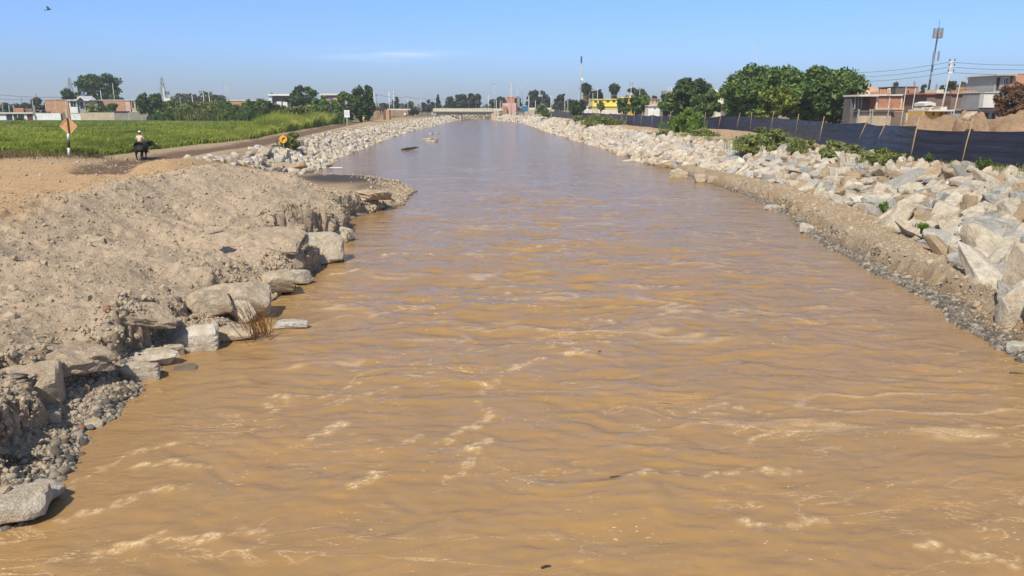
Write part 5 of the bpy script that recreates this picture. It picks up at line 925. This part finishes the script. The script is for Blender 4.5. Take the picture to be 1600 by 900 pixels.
PL = [('utility_pole', 'tall concrete power pole with three pale crossarms before the brick houses', 1488, 95, 96, .20, 'pole', ((97, 4, 'white'), (104.5, 4.2, 'white'), (113.5, 4.4, 'white')), 12, ()), ('utility_pole', 'shorter grey pole just right of the tall concrete power pole', 1501, 127, 94, .13, 'pole', (), 8, ()),
      ('thin_pole', 'thin pale pole at the right end of the white columned brick house', 1416, 136, 80, .08, 'pole', (), 3, ()), ('thin_pole', 'second thin pale pole left of the green house front', 1431, 137, 86, .09, 'pole', (), 5, ()), ('lamp_post', 'street lamp with a left pointing arm above the house roofs', 1521, 128, 120, .08, 'steel', (), 0, ((126, -7),)),
      ('utility_pole', 'pole in front of the dark umbrella tree at the yellow house', 934, 136, 232, .2, 'pole', (), 0, ()), ('utility_pole', 'short pole at the left corner of the yellow house', 926.5, 145, 236, .16, 'pole', (), 0, ()), ('utility_pole', 'power pole with two short arms over the golden hall', 986.5, 130, 250, .2, 'pole', ((130.5, 2.4, 'steel'), (133.5, 2.4, 'steel')), 0, ()), ('utility_pole', 'pale pole before the grey green umbrella tree', 1000, 137, 255, .18, 'pole', ((138, 1.8, 'steel'),), 0, ()),
      ('utility_pole', 'pale pole right of the blue container', 826.4, 149, 360, .3, 'white', (), 0, ()), ('utility_pole', 'dark slim pole rising through the domed dark tree', 848, 141, 400, .3, 'dark_steel', (), 0, ()), ('utility_pole', 'short white pole before the domed dark tree', 836.6, 157, 362, .22, 'white', (), 0, ()), ('utility_pole', 'pale pole at the right of the domed dark tree', 861, 150, 350, .3, 'cream', (), 0, ()), ('utility_pole', 'left of two short pale poles before the far fence', 882.5, 155, 300, .22, 'pole', (), 0, ()), ('utility_pole', 'right of two short pale poles before the far fence', 887.4, 156, 300, .22, 'pole', (), 0, ()), ('utility_pole', 'pale pole beside the tall grey mast', 904.6, 148, 300, .2, 'pole', (), 0, ()),
      ('floodlight_mast', 'tall pole with a cluster of floodlights over the bridge trees', 772.6, 130, 430, .26, 'pole', ((132, 3.6, 'steel'), (130.5, 2.2, 'steel')), 0, ()), ('utility_pole', 'thin pale pole left of the floodlight mast', 763, 148, 430, .2, 'white', (), 0, ()), ('utility_pole', 'short pale pole at the right end of the bridge', 775.4, 156, 400, .26, 'white', (), 0, ()), ('utility_pole', 'tall pale power pole before the pink brick house', 798.6, 129, 412, .34, 'cream', ((130, 1.6, 'steel'), (134, 1.6, 'steel'), (137, 1.6, 'steel')), 0, ()), ('utility_pole', 'left of a pair of pale poles right of the pink house', 808.4, 140, 405, .3, 'pole', (), 0, ()), ('utility_pole', 'right of a pair of pale poles right of the pink house', 810.8, 152, 400, .3, 'white', (), 0, ()), ('utility_pole', 'short pole left of the pink house by the bridge end', 781.6, 158, 402, .22, 'white', (), 0, ()), ('utility_pole', 'second short pole left of the pink house', 784.6, 156, 402, .22, 'pole', (), 0, ()),
      ('utility_pole', 'pale pole immediately right of the tallest left tree', 584, 146, 260, .2, 'white', (), 0, ()), ('utility_pole', 'thin dark pole right of the tallest left tree', 588, 148, 300, .14, 'dark_steel', ((149, 1.5, 'dark_steel'),), 0, ()), ('utility_pole', 'white pole left of the cypress shaped tree', 607.6, 144, 330, .28, 'white', (), 0, ()), ('utility_pole', 'power pole with a dark transformer beside the cypress shaped tree', 614.4, 141, 330, .3, 'cream', ((143, 1.5, 'steel'), (147, 1.8, 'dark_steel')), 0, ()), ('utility_pole', 'pale power pole over the low wall left of the bridge', 637, 151, 370, .3, 'pole', ((152, 1.8, 'steel'),), 0, ()), ('utility_pole', 'pale pole with a small arm near the round white sign', 657.4, 150, 370, .3, 'pole', ((152, 1.4, 'steel'),), 0, ()), ('utility_pole', 'short pale pole left of the round white sign', 646.6, 159, 372, .2, 'pole', (), 0, ()),
      ('lamp_post', 'double lamp post above the hedge', 352, 131, 300, .22, 'pole', (), 0, ((131.5, -2.4),)), ('lamp_post', 'thin lamp post just right of the double lamp post', 355.6, 129, 310, .14, 'steel', (), 0, ()), ('utility_pole', 'leftmost short pole in front of the wide flat tree', 281, 152, 320, .22, 'pole', (), 0, ()), ('utility_pole', 'second short pole in front of the wide flat tree', 299.6, 147, 320, .26, 'cream', (), -1, ()), ('utility_pole', 'third short pole in front of the wide flat tree', 317, 144, 320, .26, 'cream', (), -1, ()), ('utility_pole', 'fourth short pole in front of the wide flat tree', 326, 144, 320, .26, 'cream', ((144.5, 1.5, 'steel'),), -1, ()),
      ('utility_pole', 'pole standing before the right flank of the big domed tree', 175.6, 130, 290, .26, 'pole', (), -1, ()), ('lamp_post', 'street lamp with an arm before the big domed tree', 156.6, 141, 290, .2, 'white', (), -1, ((139, 5),)), ('utility_pole', 'leaning dark pole left of the orange brick house', 56, 146, 330, .22, 'dark_steel', (), -1.6, ()), ('utility_pole', 'second leaning dark pole further left', 32.6, 152, 330, .22, 'dark_steel', (), -1.6, ()), ('utility_pole', 'pale pole behind the low brick ruin', 51, 156, 280, .16, 'pole', (), 0, ()), ('utility_pole', 'pale pole at the left edge over the dark low trees', 2.4, 157, 270, .2, 'pole', (), 0, ())]
for nm, lab, px, y0, Y, w, mt, arms, ln, lamps in PL: pole(nm, lab, px, y0, Y, w*.62, mt, arms, ln, lamps, None, 'street lamp' if nm == 'lamp_post' else 'pole', GP)
# transformer pole at the second lattice tower
def tr(r, H):
    MB().box(-1.9, 1.9, -.1, .1, H-2.2, H-2.0).build('crossarm', M['steel'], r)
    for k in range(3): MB().tube([(.6+k*.55, -.2, H-2.0), (.6+k*.55, -.2, H-1.1)], .14, 8).build('insulator', M['dark_steel'], r)
    MB().box(.3, 2.0, -.5, .5, H-4.6, H-3.2).build('transformer', M['white'], r); MB().box(.1, 2.2, -.6, .6, H-4.9, H-4.6).build('platform', M['steel'], r)
pole('transformer_pole', 'pole with a pale transformer box right of the lattice pylon', 255, 137, 250, .2, 'cream', (), 0, (), tr, 'pole', GP)
def lattice(label, px, y0, y1, pw, Y, arms):
    t = P(px, y0, Y); r = empty('lattice_pylon', (t[0], Y, 2.)); tag(r, label, 'pylon', 'lattice pylons'); H = t[2]-2; w0 = pw/F_PX*Y/2; th = Y*.00040; n = 9
    wd = lambda f: w0*(1-f)**1.1+.25
    for sx in (-1, 1):
        for sy in (-1, 1): MB().bar((sx*wd(0), sy*wd(0), 0), (sx*wd(1), sy*wd(1), H), th, th).build('leg', M['steel'], r)
    m = MB()
    for k in range(n):
        a, b_ = k/n, (k+1)/n
        for sx, sy, ex, ey in ((-1, -1, 1, -1), (1, -1, 1, 1), (1, 1, -1, 1), (-1, 1, -1, -1)):
            m.bar((sx*wd(a), sy*wd(a), H*a), (ex*wd(b_), ey*wd(b_), H*b_), th*.7, th*.7); m.bar((ex*wd(a), ey*wd(a), H*a), (sx*wd(b_), sy*wd(b_), H*b_), th*.7, th*.7)
    m.build('bracing', M['steel'], r)
    for f, L in arms:
        m = MB(); Lw = L/F_PX*Y
        for s_ in (-1, 1): m.bar((0, 0, H*f), (s_*Lw, 0, H*f-.1), th, th); m.bar((0, 0, H*f+H*.04), (s_*Lw, 0, H*f), th*.7, th*.7)
        m.build('crossarm', M['steel'], r)
    return r
lattice('pale lattice pylon left of the big domed tree', 107.5, 121, 150, 12, 520, ((.74, 5), (.84, 5), (.93, 4))); lattice('pale lattice pylon behind the dark round tree on the left', 252, 120, 165, 13, 520, ((.70, 6), (.82, 6), (.92, 5)))
lattice('distant pylon left of the square brick block', 1396.5, 128, 150, 5, 700, ((.8, 3), (.92, 3))); lattice('distant pylon right of the square brick block', 1429.5, 126, 150, 5, 700, ((.8, 3), (.92, 3))); lattice('distant pylon between the leaning mast and the concrete pole', 1464, 131, 150, 5, 690, ((.8, 3), (.92, 3)))
# masts
def phone(r, H):
    h = .55; 
    MB().tube([(0, 0, H-.2), (0, 0, H+2.2)], [.06, .03], 6).build('spike', M['dark_steel'], r)
    m = MB(); rr_ = .72
    for z in (H-1.0, H-.2):
        for k in range(8): a, b_ = k*math.pi/4, (k+1)*math.pi/4; m.bar((rr_*math.cos(a), rr_*math.sin(a), z), (rr_*math.cos(b_), rr_*math.sin(b_), z), .07, .07)
    for k in range(4): a = k*math.pi/2; m.bar((0, 0, H-1.2), (rr_*math.cos(a), rr_*math.sin(a), H-1.0), .07, .07)
    m.build('platform', M['roof_red'], r)
    for k in range(6): a = k*math.pi/3+.3; MB().box(rr_*1.05*math.cos(a)-.12, rr_*1.05*math.cos(a)+.12, rr_*1.05*math.sin(a)-.08, rr_*1.05*math.sin(a)+.08, H-1.1, H+.7).build('panel_antenna', M['steel'], r)
    for (dx, z0, z1) in ((-.45, H-6, H-3.6), (.5, H-5.2, H-3.4), (-.5, H-8.6, H-7.2)): MB().box(dx-.13, dx+.13, -.35, -.1, z0, z1).build('panel_antenna', M['steel'], r)
    for (dx, z, rd) in ((.55, H-14.2, .75), (.35, H-18.2, .3), (.25, H-20.8, .22)):
        MB().tube([(dx, -.75, z), (dx, -.55, z), (dx, -.25, z)], [rd, rd*.95, rd*.35], 16).build('dish_antenna', M['white'], r)
pole('phone_mast', 'tall dark phone mast with antennas and a round dish on the right skyline', 1466, 50, 150, .23, 'dark_steel', (), 7, (), phone, 'mast')
def topbox(r, H):
    MB().tube([(0, 0, H-2.4), (0, 0, H)], .27, 8).build('antenna_cluster', M['dark_steel'], r); MB().tube([(.3, -.5, H-8), (.3, -.2, H-8)], [.5, .3], 10).build('dish_antenna', M['white'], r)
pole('mast', 'tall grey mast with an antenna tip near the middle of the skyline', 908.5, 88, 290, .30, 'steel', (), 0, (), topbox, 'mast')
pole('mast', 'very thin mast behind the left of the big green trees', 1185, 60, 330, .22, 'steel', (), 3, (), None, 'mast'); pole('mast', 'hair thin distant mast above the blue container', 816.6, 123, 520, .22, 'steel', (), 0, (), None, 'mast')
def wire(lab, a, b_, sag, r=.03):
    a, b_ = np.array(a), np.array(b_); o = empty('power_line', tuple(a)); tag(o, lab, 'cable', 'overhead power lines'); pts = [tuple((b_-a)*t-np.array((0, 0, sag*4*t*(1-t)))) for t in np.linspace(0, 1, 17)]; MB().tube(pts, r, 5).build('cable', M['wire'], o)
for k, (py, pl, prr) in enumerate(((97, 113.5, 97), (104.5, 120.5, 104.5), (113, 127.5, 110.5))):
    nmn = ('top', 'middle', 'lowest')[k]; wire(f'{nmn} power line left of the tall concrete pole over the brick houses', P(1484, py, 96), P(1338, pl, 120), .25, .022); wire(f'{nmn} power line right of the tall concrete pole', P(1484, py, 96), P(1690, prr+1, 92), .3, .022)
wire('sagging dark power line at the left edge of the sky', P(-60, 139, 330), P(100, 151.5, 320), 1.2, .07); wire('faint lower power line at the left edge of the sky', P(-60, 150, 330), P(100, 155, 320), .8, .05); wire('power line between the poles right of the tallest left tree', P(588, 147, 300), P(637, 151, 370), .8, .05); wire('power line running on to the pole near the round white sign', P(637, 151.5, 370), P(700, 154, 380), .6, .05)

# ------------------------------------------------------------------ signs
GS = fz(*onz(108, 251, 2.1)[:2]); p = onz(108, 251, 2.1); Y = p[1]; r = empty('road_sign', (p[0], Y, 2.05)); tag(r, 'diamond road sign seen from its orange brown back on a black and white banded post', 'road sign')
tp = P(106, 184, Y); H = tp[2]-2.05; lx = tp[0]-p[0]; zc = P(106, 197, Y)[2]-2.05; hs = 13.2/F_PX*Y
bz = [zc-hs*.85]+[P(107, y, Y)[2]-2.05 for y in (218.5, 231, 244)]+[-.4]
pc = lambda z: (lx*(z/H), 0, z)
for k in range(4): MB().tube([pc(bz[k+1]), pc(bz[k])], .085, 10).build('post_band', M['white' if k % 2 == 0 else 'black_paint'], r, True)
cx = lx*zc/H; dm = [(cx-hs, zc), (cx, zc+hs), (cx+hs, zc), (cx, zc-hs)]
pn = MB().prism(dm, .06, .08, 'y').build('panel', M['sign_back'], r); q = MB()
for u, v in zip(dm, dm[1:]+dm[:1]): q.bar((u[0], .05, u[1]), (v[0], .05, v[1]), .045, .05)
q.build('panel_rim', M['sign_edge'], pn); MB().box(cx-.05, cx+.05, -.02, .06, zc-hs*.98, zc+hs*.96).build('stiffener', M['bark'], pn)
p = onz(542.5, 196, 2.3); Y = p[1]; r = empty('notice_sign', tuple(p)); tag(r, 'white square notice sign with a lilac ring on a post by the left dirt road', 'sign'); a = P(537.5, 172, Y)-p; c = P(546.5, 183.4, Y)-p
MB().tube([(0, .06, -.4), (0, .06, c[2]+.3)], .10, 8).build('post', M['pole'], r); pn = MB().box(a[0], c[0], -.04, .04, c[2], a[2]).build('panel', M['sign_white'], r); m = MB(); rc = (c[0]-a[0])*.27; cz = (a[2]+c[2])/2+.1
for k in range(14): t0, t1 = k*2*math.pi/14, (k+1)*2*math.pi/14; m.bar(((a[0]+c[0])/2+rc*math.cos(t0), -.045, cz+rc*math.sin(t0)), ((a[0]+c[0])/2+rc*math.cos(t1), -.045, cz+rc*math.sin(t1)), .12, .02, (0, 1, 0))
m.build('ring', M['lilac'], pn)
p = onz(443, 226, 2.25); Y = p[1]; r = empty('curve_sign', tuple(p)); tag(r, 'small orange sign with a black curved arrow at the edge of the left road', 'road sign'); hs = 6.2/F_PX*Y; zc = P(442.5, 217.5, Y)[2]-p[2]
pr = [(hs*math.copysign(abs(math.cos(t))**1.3, math.cos(t)), zc+hs*math.copysign(abs(math.sin(t))**1.3, math.sin(t))) for t in np.linspace(0, 2*math.pi, 24, endpoint=False)]
pn = MB().prism(pr, -.02, .02, 'y').build('panel', M['sign_orange'], r); MB().tube([(0, .06, -.4), (0, .06, zc)], .045, 8).build('post', M['steel'], r); m = MB(); ap = [(-.10, -.22), (-.10, -.02), (-.03, .08), (.08, .10)]
for u, v in zip(ap[:-1], ap[1:]): m.bar((u[0], -.03, zc+u[1]), (v[0], -.03, zc+v[1]), .10, .02, (0, 1, 0))
m.prism([(.05, zc-.03), (.24, zc+.10), (.05, zc+.23)], -.04, -.02, 'y'); m.build('arrow', M['black_paint'], pn)
p = P(650.4, 171, 340); r = empty('round_sign', (p[0], 340, 2.2)); tag(r, 'round white road sign above the mound left of the bridge', 'road sign'); MB().tube([(0, .1, -.3), (0, .1, p[2]-2.2)], .09, 8).build('post', M['pole'], r); MB().tube([(0, -.04, p[2]-2.2), (0, .04, p[2]-2.2)], 2.5/F_PX*340, 18).build('disc', M['sign_white'], r)
# driftwood, plank, sticks
p = onz(640, 234.3, 0); o = empty('driftwood_log', (p[0], p[1], .05)); tag(o, 'dark log floating in the river left of middle distance', 'log'); MB().tube([(-1.2, -.3, 0), (-.4, 0, .12), (.5, .25, .2), (1.25, .5, .32)], [.12, .2, .18, .06], 8).build('trunk', M['wood_dark'], o, True); MB().tube([(.4, .25, .2), (.8, .1, .5)], [.07, .02], 6).build('branch', M['wood_dark'], o, True)
p = onz(525, 262.5, .15); o = link('plank', MB().box(-.62, .62, -.16, .16, 0, .06).build('plank', M['white']).data); bpy.data.objects.remove(bpy.data.objects['plank']); o.name = 'plank'; o.location = (p[0], p[1], .16); o.rotation_euler = (0, 0, .05); tag(o, 'white plank lying on the dark mud of the left inlet', 'plank')
for k, (px, py, L, a, lab) in enumerate(((965, 745, .26, .1, 'small dark stick floating left of the white foam crest'), (937, 549, .12, .7, 'tiny dark twig on the water at mid river'), (853, 885, .14, .4, 'dark twig at the bottom of the photo'), (1040, 629, .3, -.15, 'pale twig drifting right of mid river'), (1588, 583, .3, -.2, 'dark twig at the right edge near the pebble bank'))):
    p = onz(px, py, .02); m = MB(); m.tube([(-L/2, 0, 0), (0, .006, .006), (L/2, -.004, .0)], [.012, .014, .007], 6); o = m.build('stick', M['wood_dark' if k != 3 else 'wood']); o.location = tuple(p); o.rotation_euler = (0, 0, a); tag(o, lab, 'stick')

# ------------------------------------------------------------------ living things
def skin(name, V, E, mat, parent=None, sub=2, root=0):
    me = bpy.data.meshes.new(name); me.from_pydata([v[0] for v in V], E, []); me.materials.append(M[mat]); o = link(name, me, parent); o.modifiers.new('Skin', 'SKIN'); o.modifiers['Skin'].use_smooth_shade = True
    if not me.skin_vertices: me.attributes  # layer made with the modifier
    sv_ = me.skin_vertices[0].data
    for i, v in enumerate(V): rr_ = v[1] if hasattr(v[1], '__len__') else (v[1], v[1]); sv_[i].radius = rr_; sv_[i].use_root = (i == root)
    s_ = o.modifiers.new('Sub', 'SUBSURF'); s_.levels = s_.render_levels = sub; return o
class SK:
    def __init__(s): s.v = []; s.e = []
    def chain(s, pts, frm=None):
        last = frm
        for p in pts:
            s.v.append((p[0], p[1])); i = len(s.v)-1
            if last is not None: s.e.append((last, i))
            last = i
        return last
def hand(k, frm, at, d, side):                            # palm, four fingers, thumb
    at = Vector(at); d = Vector(d).normalized(); s_ = Vector((side, 0, 0)); s_ = (s_-d*s_.dot(d)).normalized(); c = d.cross(s_)
    pm = k.chain([(tuple(at+d*.05), (.035, .02))], frm)
    for j, L in enumerate((.065, .078, .072, .055)):
        b0 = at+d*.09+s_*(.030-.020*j); k.chain([(tuple(b0), .009), (tuple(b0+d*L*.55+c*.012), .0085), (tuple(b0+d*L*.9+c*.038), .007)], pm)
    k.chain([(tuple(at+d*.045+s_*.045), .011), (tuple(at+d*.085+s_*.06+c*.01), .009)], pm)
# horse and rider, both seen from behind
p = onz(218, 254.5, 1.66); HX, HY = p[0], p[1]; hz_ = fz(HX, HY); k = SK()
hip = k.chain([((0, 0, 1.02), (.40, .36))]); bl = k.chain([((0, .42, .98), (.43, .38)), ((.02, .85, 1.0), (.37, .36))], hip); wth = k.chain([((.05, 1.12, 1.08), (.28, .32))], bl)
nk = k.chain([((.22, 1.40, 1.18), (.15, .20)), ((.42, 1.55, 1.26), (.12, .16))], wth); hd = k.chain([((.52, 1.58, 1.27), (.11, .12)), ((.66, 1.56, 1.17), (.085, .10)), ((.80, 1.52, 1.09), (.065, .075)), ((.86, 1.50, 1.06), (.05, .06))], nk)
k.chain([((.50, 1.50, 1.40), .04), ((.49, 1.46, 1.50), .015)], nk); k.chain([((.54, 1.66, 1.39), .04), ((.56, 1.68, 1.49), .015)], nk)
for sx, dy in ((-1, -.03), (1, .12)):
    k.chain([((sx*.21, .02+dy*.5, .86), (.20, .22)), ((sx*.20, .12+dy, .62), (.125, .14)), ((sx*.16, -.06+dy, .44), (.07, .075)), ((sx*.15, -.01+dy, .20), .048), ((sx*.15, .02+dy, .06), .06)], hip)
    k.chain([((sx*.19, 1.0-dy, .72), (.13, .15)), ((sx*.17, 1.02-dy, .45), (.065, .07)), ((sx*.16, 1.0-dy, .20), .045), ((sx*.16, 1.02-dy, .06), .055)], bl)
hr = empty('horse', (HX, HY, hz_), R(0)); tag(hr, 'black horse seen from behind walking away with its head turned right', 'horse')
skin('body', k.v, k.e, 'hide', hr); t_ = SK(); t_.chain([((.02, -.36, 1.16), .05), ((.02, -.46, .98), .06), ((.03, -.45, .68), .055), ((.03, -.43, .42), .02)]); skin('tail', t_.v, t_.e, 'hair', hr, 2)
leaves('mane', [(.14, 1.2, 1.32), (.28, 1.42, 1.38)], [(.10, .12, .08)]*2, 90, .10, M['leaf_dark'], hr, asp=3).data.materials[0] = M['hair']
for sx, dy in ((-1, -.03), (1, .12)):
    for yy in (.02+dy, 1.02-dy): MB().tube([(sx*.155, yy, -.01), (sx*.155, yy, .06)], [.085, .065], 10).build('hoof', M['hoof'], hr)
MB().prism([(-.40, .95), (-.42, 1.18), (-.30, 1.38), (0, 1.45), (.30, 1.38), (.42, 1.18), (.40, .95), (.44, 1.18), (.31, 1.42), (0, 1.49), (-.31, 1.42), (-.44, 1.18)], .18, .85, 'y').build('saddle_blanket', M['wood_dark'], hr)
def person(name, label, loc, pose, cloth, leg, capm, rz=0., vestm=None):
    r = empty(name, loc, rz); tag(r, label, 'person'); k = SK(); S = pose
    pel = k.chain([((0, 0, S['pel']), (.17, .13))]); ch = k.chain([((0, .02, S['pel']+.22), (.165, .115)), ((0, .03+S['lean'], S['pel']+.44), (.19, .12)), ((0, .03+S['lean'], S['pel']+.53), (.10, .085)), ((0, .05+S['lean'], S['pel']+.60), .058)], pel)
    neck = ch; chest = len(k.v)-3
    head = k.chain([((0, .06+S['lean'], S['pel']+.68), (.075, .085)), ((0, .065+S['lean'], S['pel']+.76), (.08, .098)), ((0, .055+S['lean'], S['pel']+.83), (.055, .07))], neck)
    k.chain([((0, .16+S['lean'], S['pel']+.735), .016)], len(k.v)-2)
    for sx in (-1, 1):
        sh, el, wr = [Vector(q) for q in S['arm'](sx)]; e1 = k.chain([(tuple(sh), .068), (tuple((sh+el)/2), .05), (tuple(el), .042), (tuple(wr), .028)], chest); hand(k, e1, wr, S['hd'], -sx)
        k.chain([((S['hw']*sx, S['leg'](sx)[0][1]*.3, S['pel']-.06), (.10, .11)), (S['leg'](sx)[0], (.072, .075)), (S['leg'](sx)[1], .042), (S['leg'](sx)[2], (.045, .04))], pel)
    skin('body', k.v, k.e, 'skin', r)
    c = SK(); c0 = c.chain([((0, 0, S['pel']-.02), (.19, .15))]); c1 = c.chain([((0, .02, S['pel']+.22), (.185, .135)), ((0, .03+S['lean'], S['pel']+.44), (.21, .14)), ((0, .03+S['lean'], S['pel']+.545), (.10, .09))], c0)
    for sx in (-1, 1):
        sh, el, wr = [Vector(q) for q in S['arm'](sx)]; c.chain([(tuple(sh), .088), (tuple((sh+el)/2), .07), (tuple(el+(wr-el)*.06), .058)], len(c.v)-2 if sx == -1 else 2)
    skin('shirt', c.v, c.e, cloth, r)
    c = SK(); c0 = c.chain([((0, 0, S['pel']), (.185, .145))])
    for sx in (-1, 1): L = S['leg'](sx); c.chain([((S['hw']*sx*1.02, L[0][1]*.3, S['pel']-.06), (.115, .125)), (L[0], (.088, .09)), (tuple((Vector(L[0])+Vector(L[1]))/2), .07), (L[1], .06)], c0)
    skin('trousers', c.v, c.e, leg, r)
    zt = S['pel']+.80; yl = .06+S['lean']; m = MB(); m.tube([(0, yl, zt-.02), (0, yl, zt+.05), (0, yl, zt+.10), (0, yl, zt+.125)], [.112, .108, .08, .02], 14); m.prism([(-.09, zt), (.09, zt), (.07, zt+.012), (-.07, zt+.012)], yl+.09, yl+.19, 'y'); m.build('cap', M[capm], r, True)
    for sx in (-1, 1): MB().tube([(sx*.082, yl+.0, zt-.09), (sx*.097, yl-.01, zt-.06)], [.022, .02], 8).build('ear', M['skin'], r, True); MB().tube([(sx*.033, yl+.085, zt-.04), (sx*.033, yl+.10, zt-.04)], .012, 8).build('eye', M['hair'], r)
    MB().box(-.028, .028, yl+.078, yl+.094, zt-.135, zt-.125).build('mouth', M['door_red'], r)
    MB().tube([(0, yl-.03, zt-.11), (0, yl-.035, zt-.02)], [.075, .10], 12).build('hair', M['hair'], r, True)
    for sx in (-1, 1): f = S['leg'](sx)[2]; m = MB(); m.tube([(f[0], f[1]-.05, f[2]-.03), (f[0], f[1]+.06, f[2]-.035), (f[0]+.02*sx, f[1]+.20, f[2]-.05)], [.05, .052, .035], 8); m.build('shoe', M['bark'], r, True)
    return r
person('person', 'person in a cream shirt and white cap riding the black horse, seen from behind', (HX, HY+.45, hz_), dict(pel=1.42, lean=.05, hw=.24, hd=(.3, .9, -.2), arm=lambda s: ((s*.22, .06, 1.88), (s*.33, .10, 1.62), (s*.20, .40, 1.52)), leg=lambda s: ((s*.47, .26, 1.16), (s*.47, .18, .74), (s*.48, .20, .68))), 'shirt', 'trousers', 'cap')
p = onz(568.5, 191, 2.3); person('person', 'person in a yellow green work vest standing by the dark tree on the left road', (p[0], p[1], fz(p[0], p[1])), dict(pel=.95, lean=0., hw=.10, hd=(0, .15, -1), arm=lambda s: ((s*.22, .03, 1.42), (s*.29, .0, 1.15), (s*.27, .10, .90)), leg=lambda s: ((s*.11, .02, .50), (s*.12, 0, .10), (s*.12, 0, .07))), 'vest', 'shirt', 'vest', 2.6)
# bird in the sky
p = P(76, 15, 42); r = empty('bird', tuple(p)); tag(r, 'small dark bird flying at the top left of the sky', 'bird'); r.rotation_euler = (.3, .5, -.7); k = SK(); k.chain([((0, -.12, 0), .012), ((0, -.06, 0), .028), ((0, .03, 0), .034), ((0, .09, .012), .022), ((0, .125, .014), .018), ((0, .15, .01), .005)], None); skin('body', k.v, k.e, 'hair', r)
for s_ in (-1, 1): m = MB(); m.add([(s_*.02, .05, .01), (s_*.12, .07, .07), (s_*.26, -.03, .09), (s_*.12, -.03, .06), (s_*.02, -.05, .01), (s_*.02, .05, .018), (s_*.12, .07, .076), (s_*.26, -.03, .093), (s_*.12, -.03, .066), (s_*.02, -.05, .018)], [(0, 1, 3, 4), (1, 2, 3), (5, 9, 8, 6), (6, 8, 7), (0, 5, 6, 1), (1, 6, 7, 2), (2, 7, 8, 3), (3, 8, 9, 4)]); m.build('wing', M['hair'], r)
MB().add([(-.02, -.11, 0), (.02, -.11, 0), (.04, -.21, .004), (-.04, -.21, .004), (-.02, -.11, .008), (.02, -.11, .008), (.04, -.21, .010), (-.04, -.21, .010)], [(0, 3, 2, 1), (4, 5, 6, 7), (0, 1, 5, 4), (1, 2, 6, 5), (2, 3, 7, 6), (3, 0, 4, 7)]).build('tail', M['hair'], r)

# ------------------------------------------------------------------ the air: thin coastal haze
hm = bpy.data.materials.new('haze'); hm.use_nodes = True; ht = hm.node_tree; ht.nodes.clear(); hv = ht.nodes.new('ShaderNodeVolumePrincipled'); ho = ht.nodes.new('ShaderNodeOutputMaterial')
hv.inputs['Color'].default_value = (.86, .90, .96, 1); hv.inputs['Density'].default_value = .00030; hv.inputs['Anisotropy'].default_value = .1; ht.links.new(hv.outputs[0], ho.inputs['Volume'])
hz = MB().box(-3100, 3100, -120, 3100, -2.6, 62).build('haze', hm); tag(hz, 'thin pale coastal haze over the whole river plain', None, None, 'stuff')
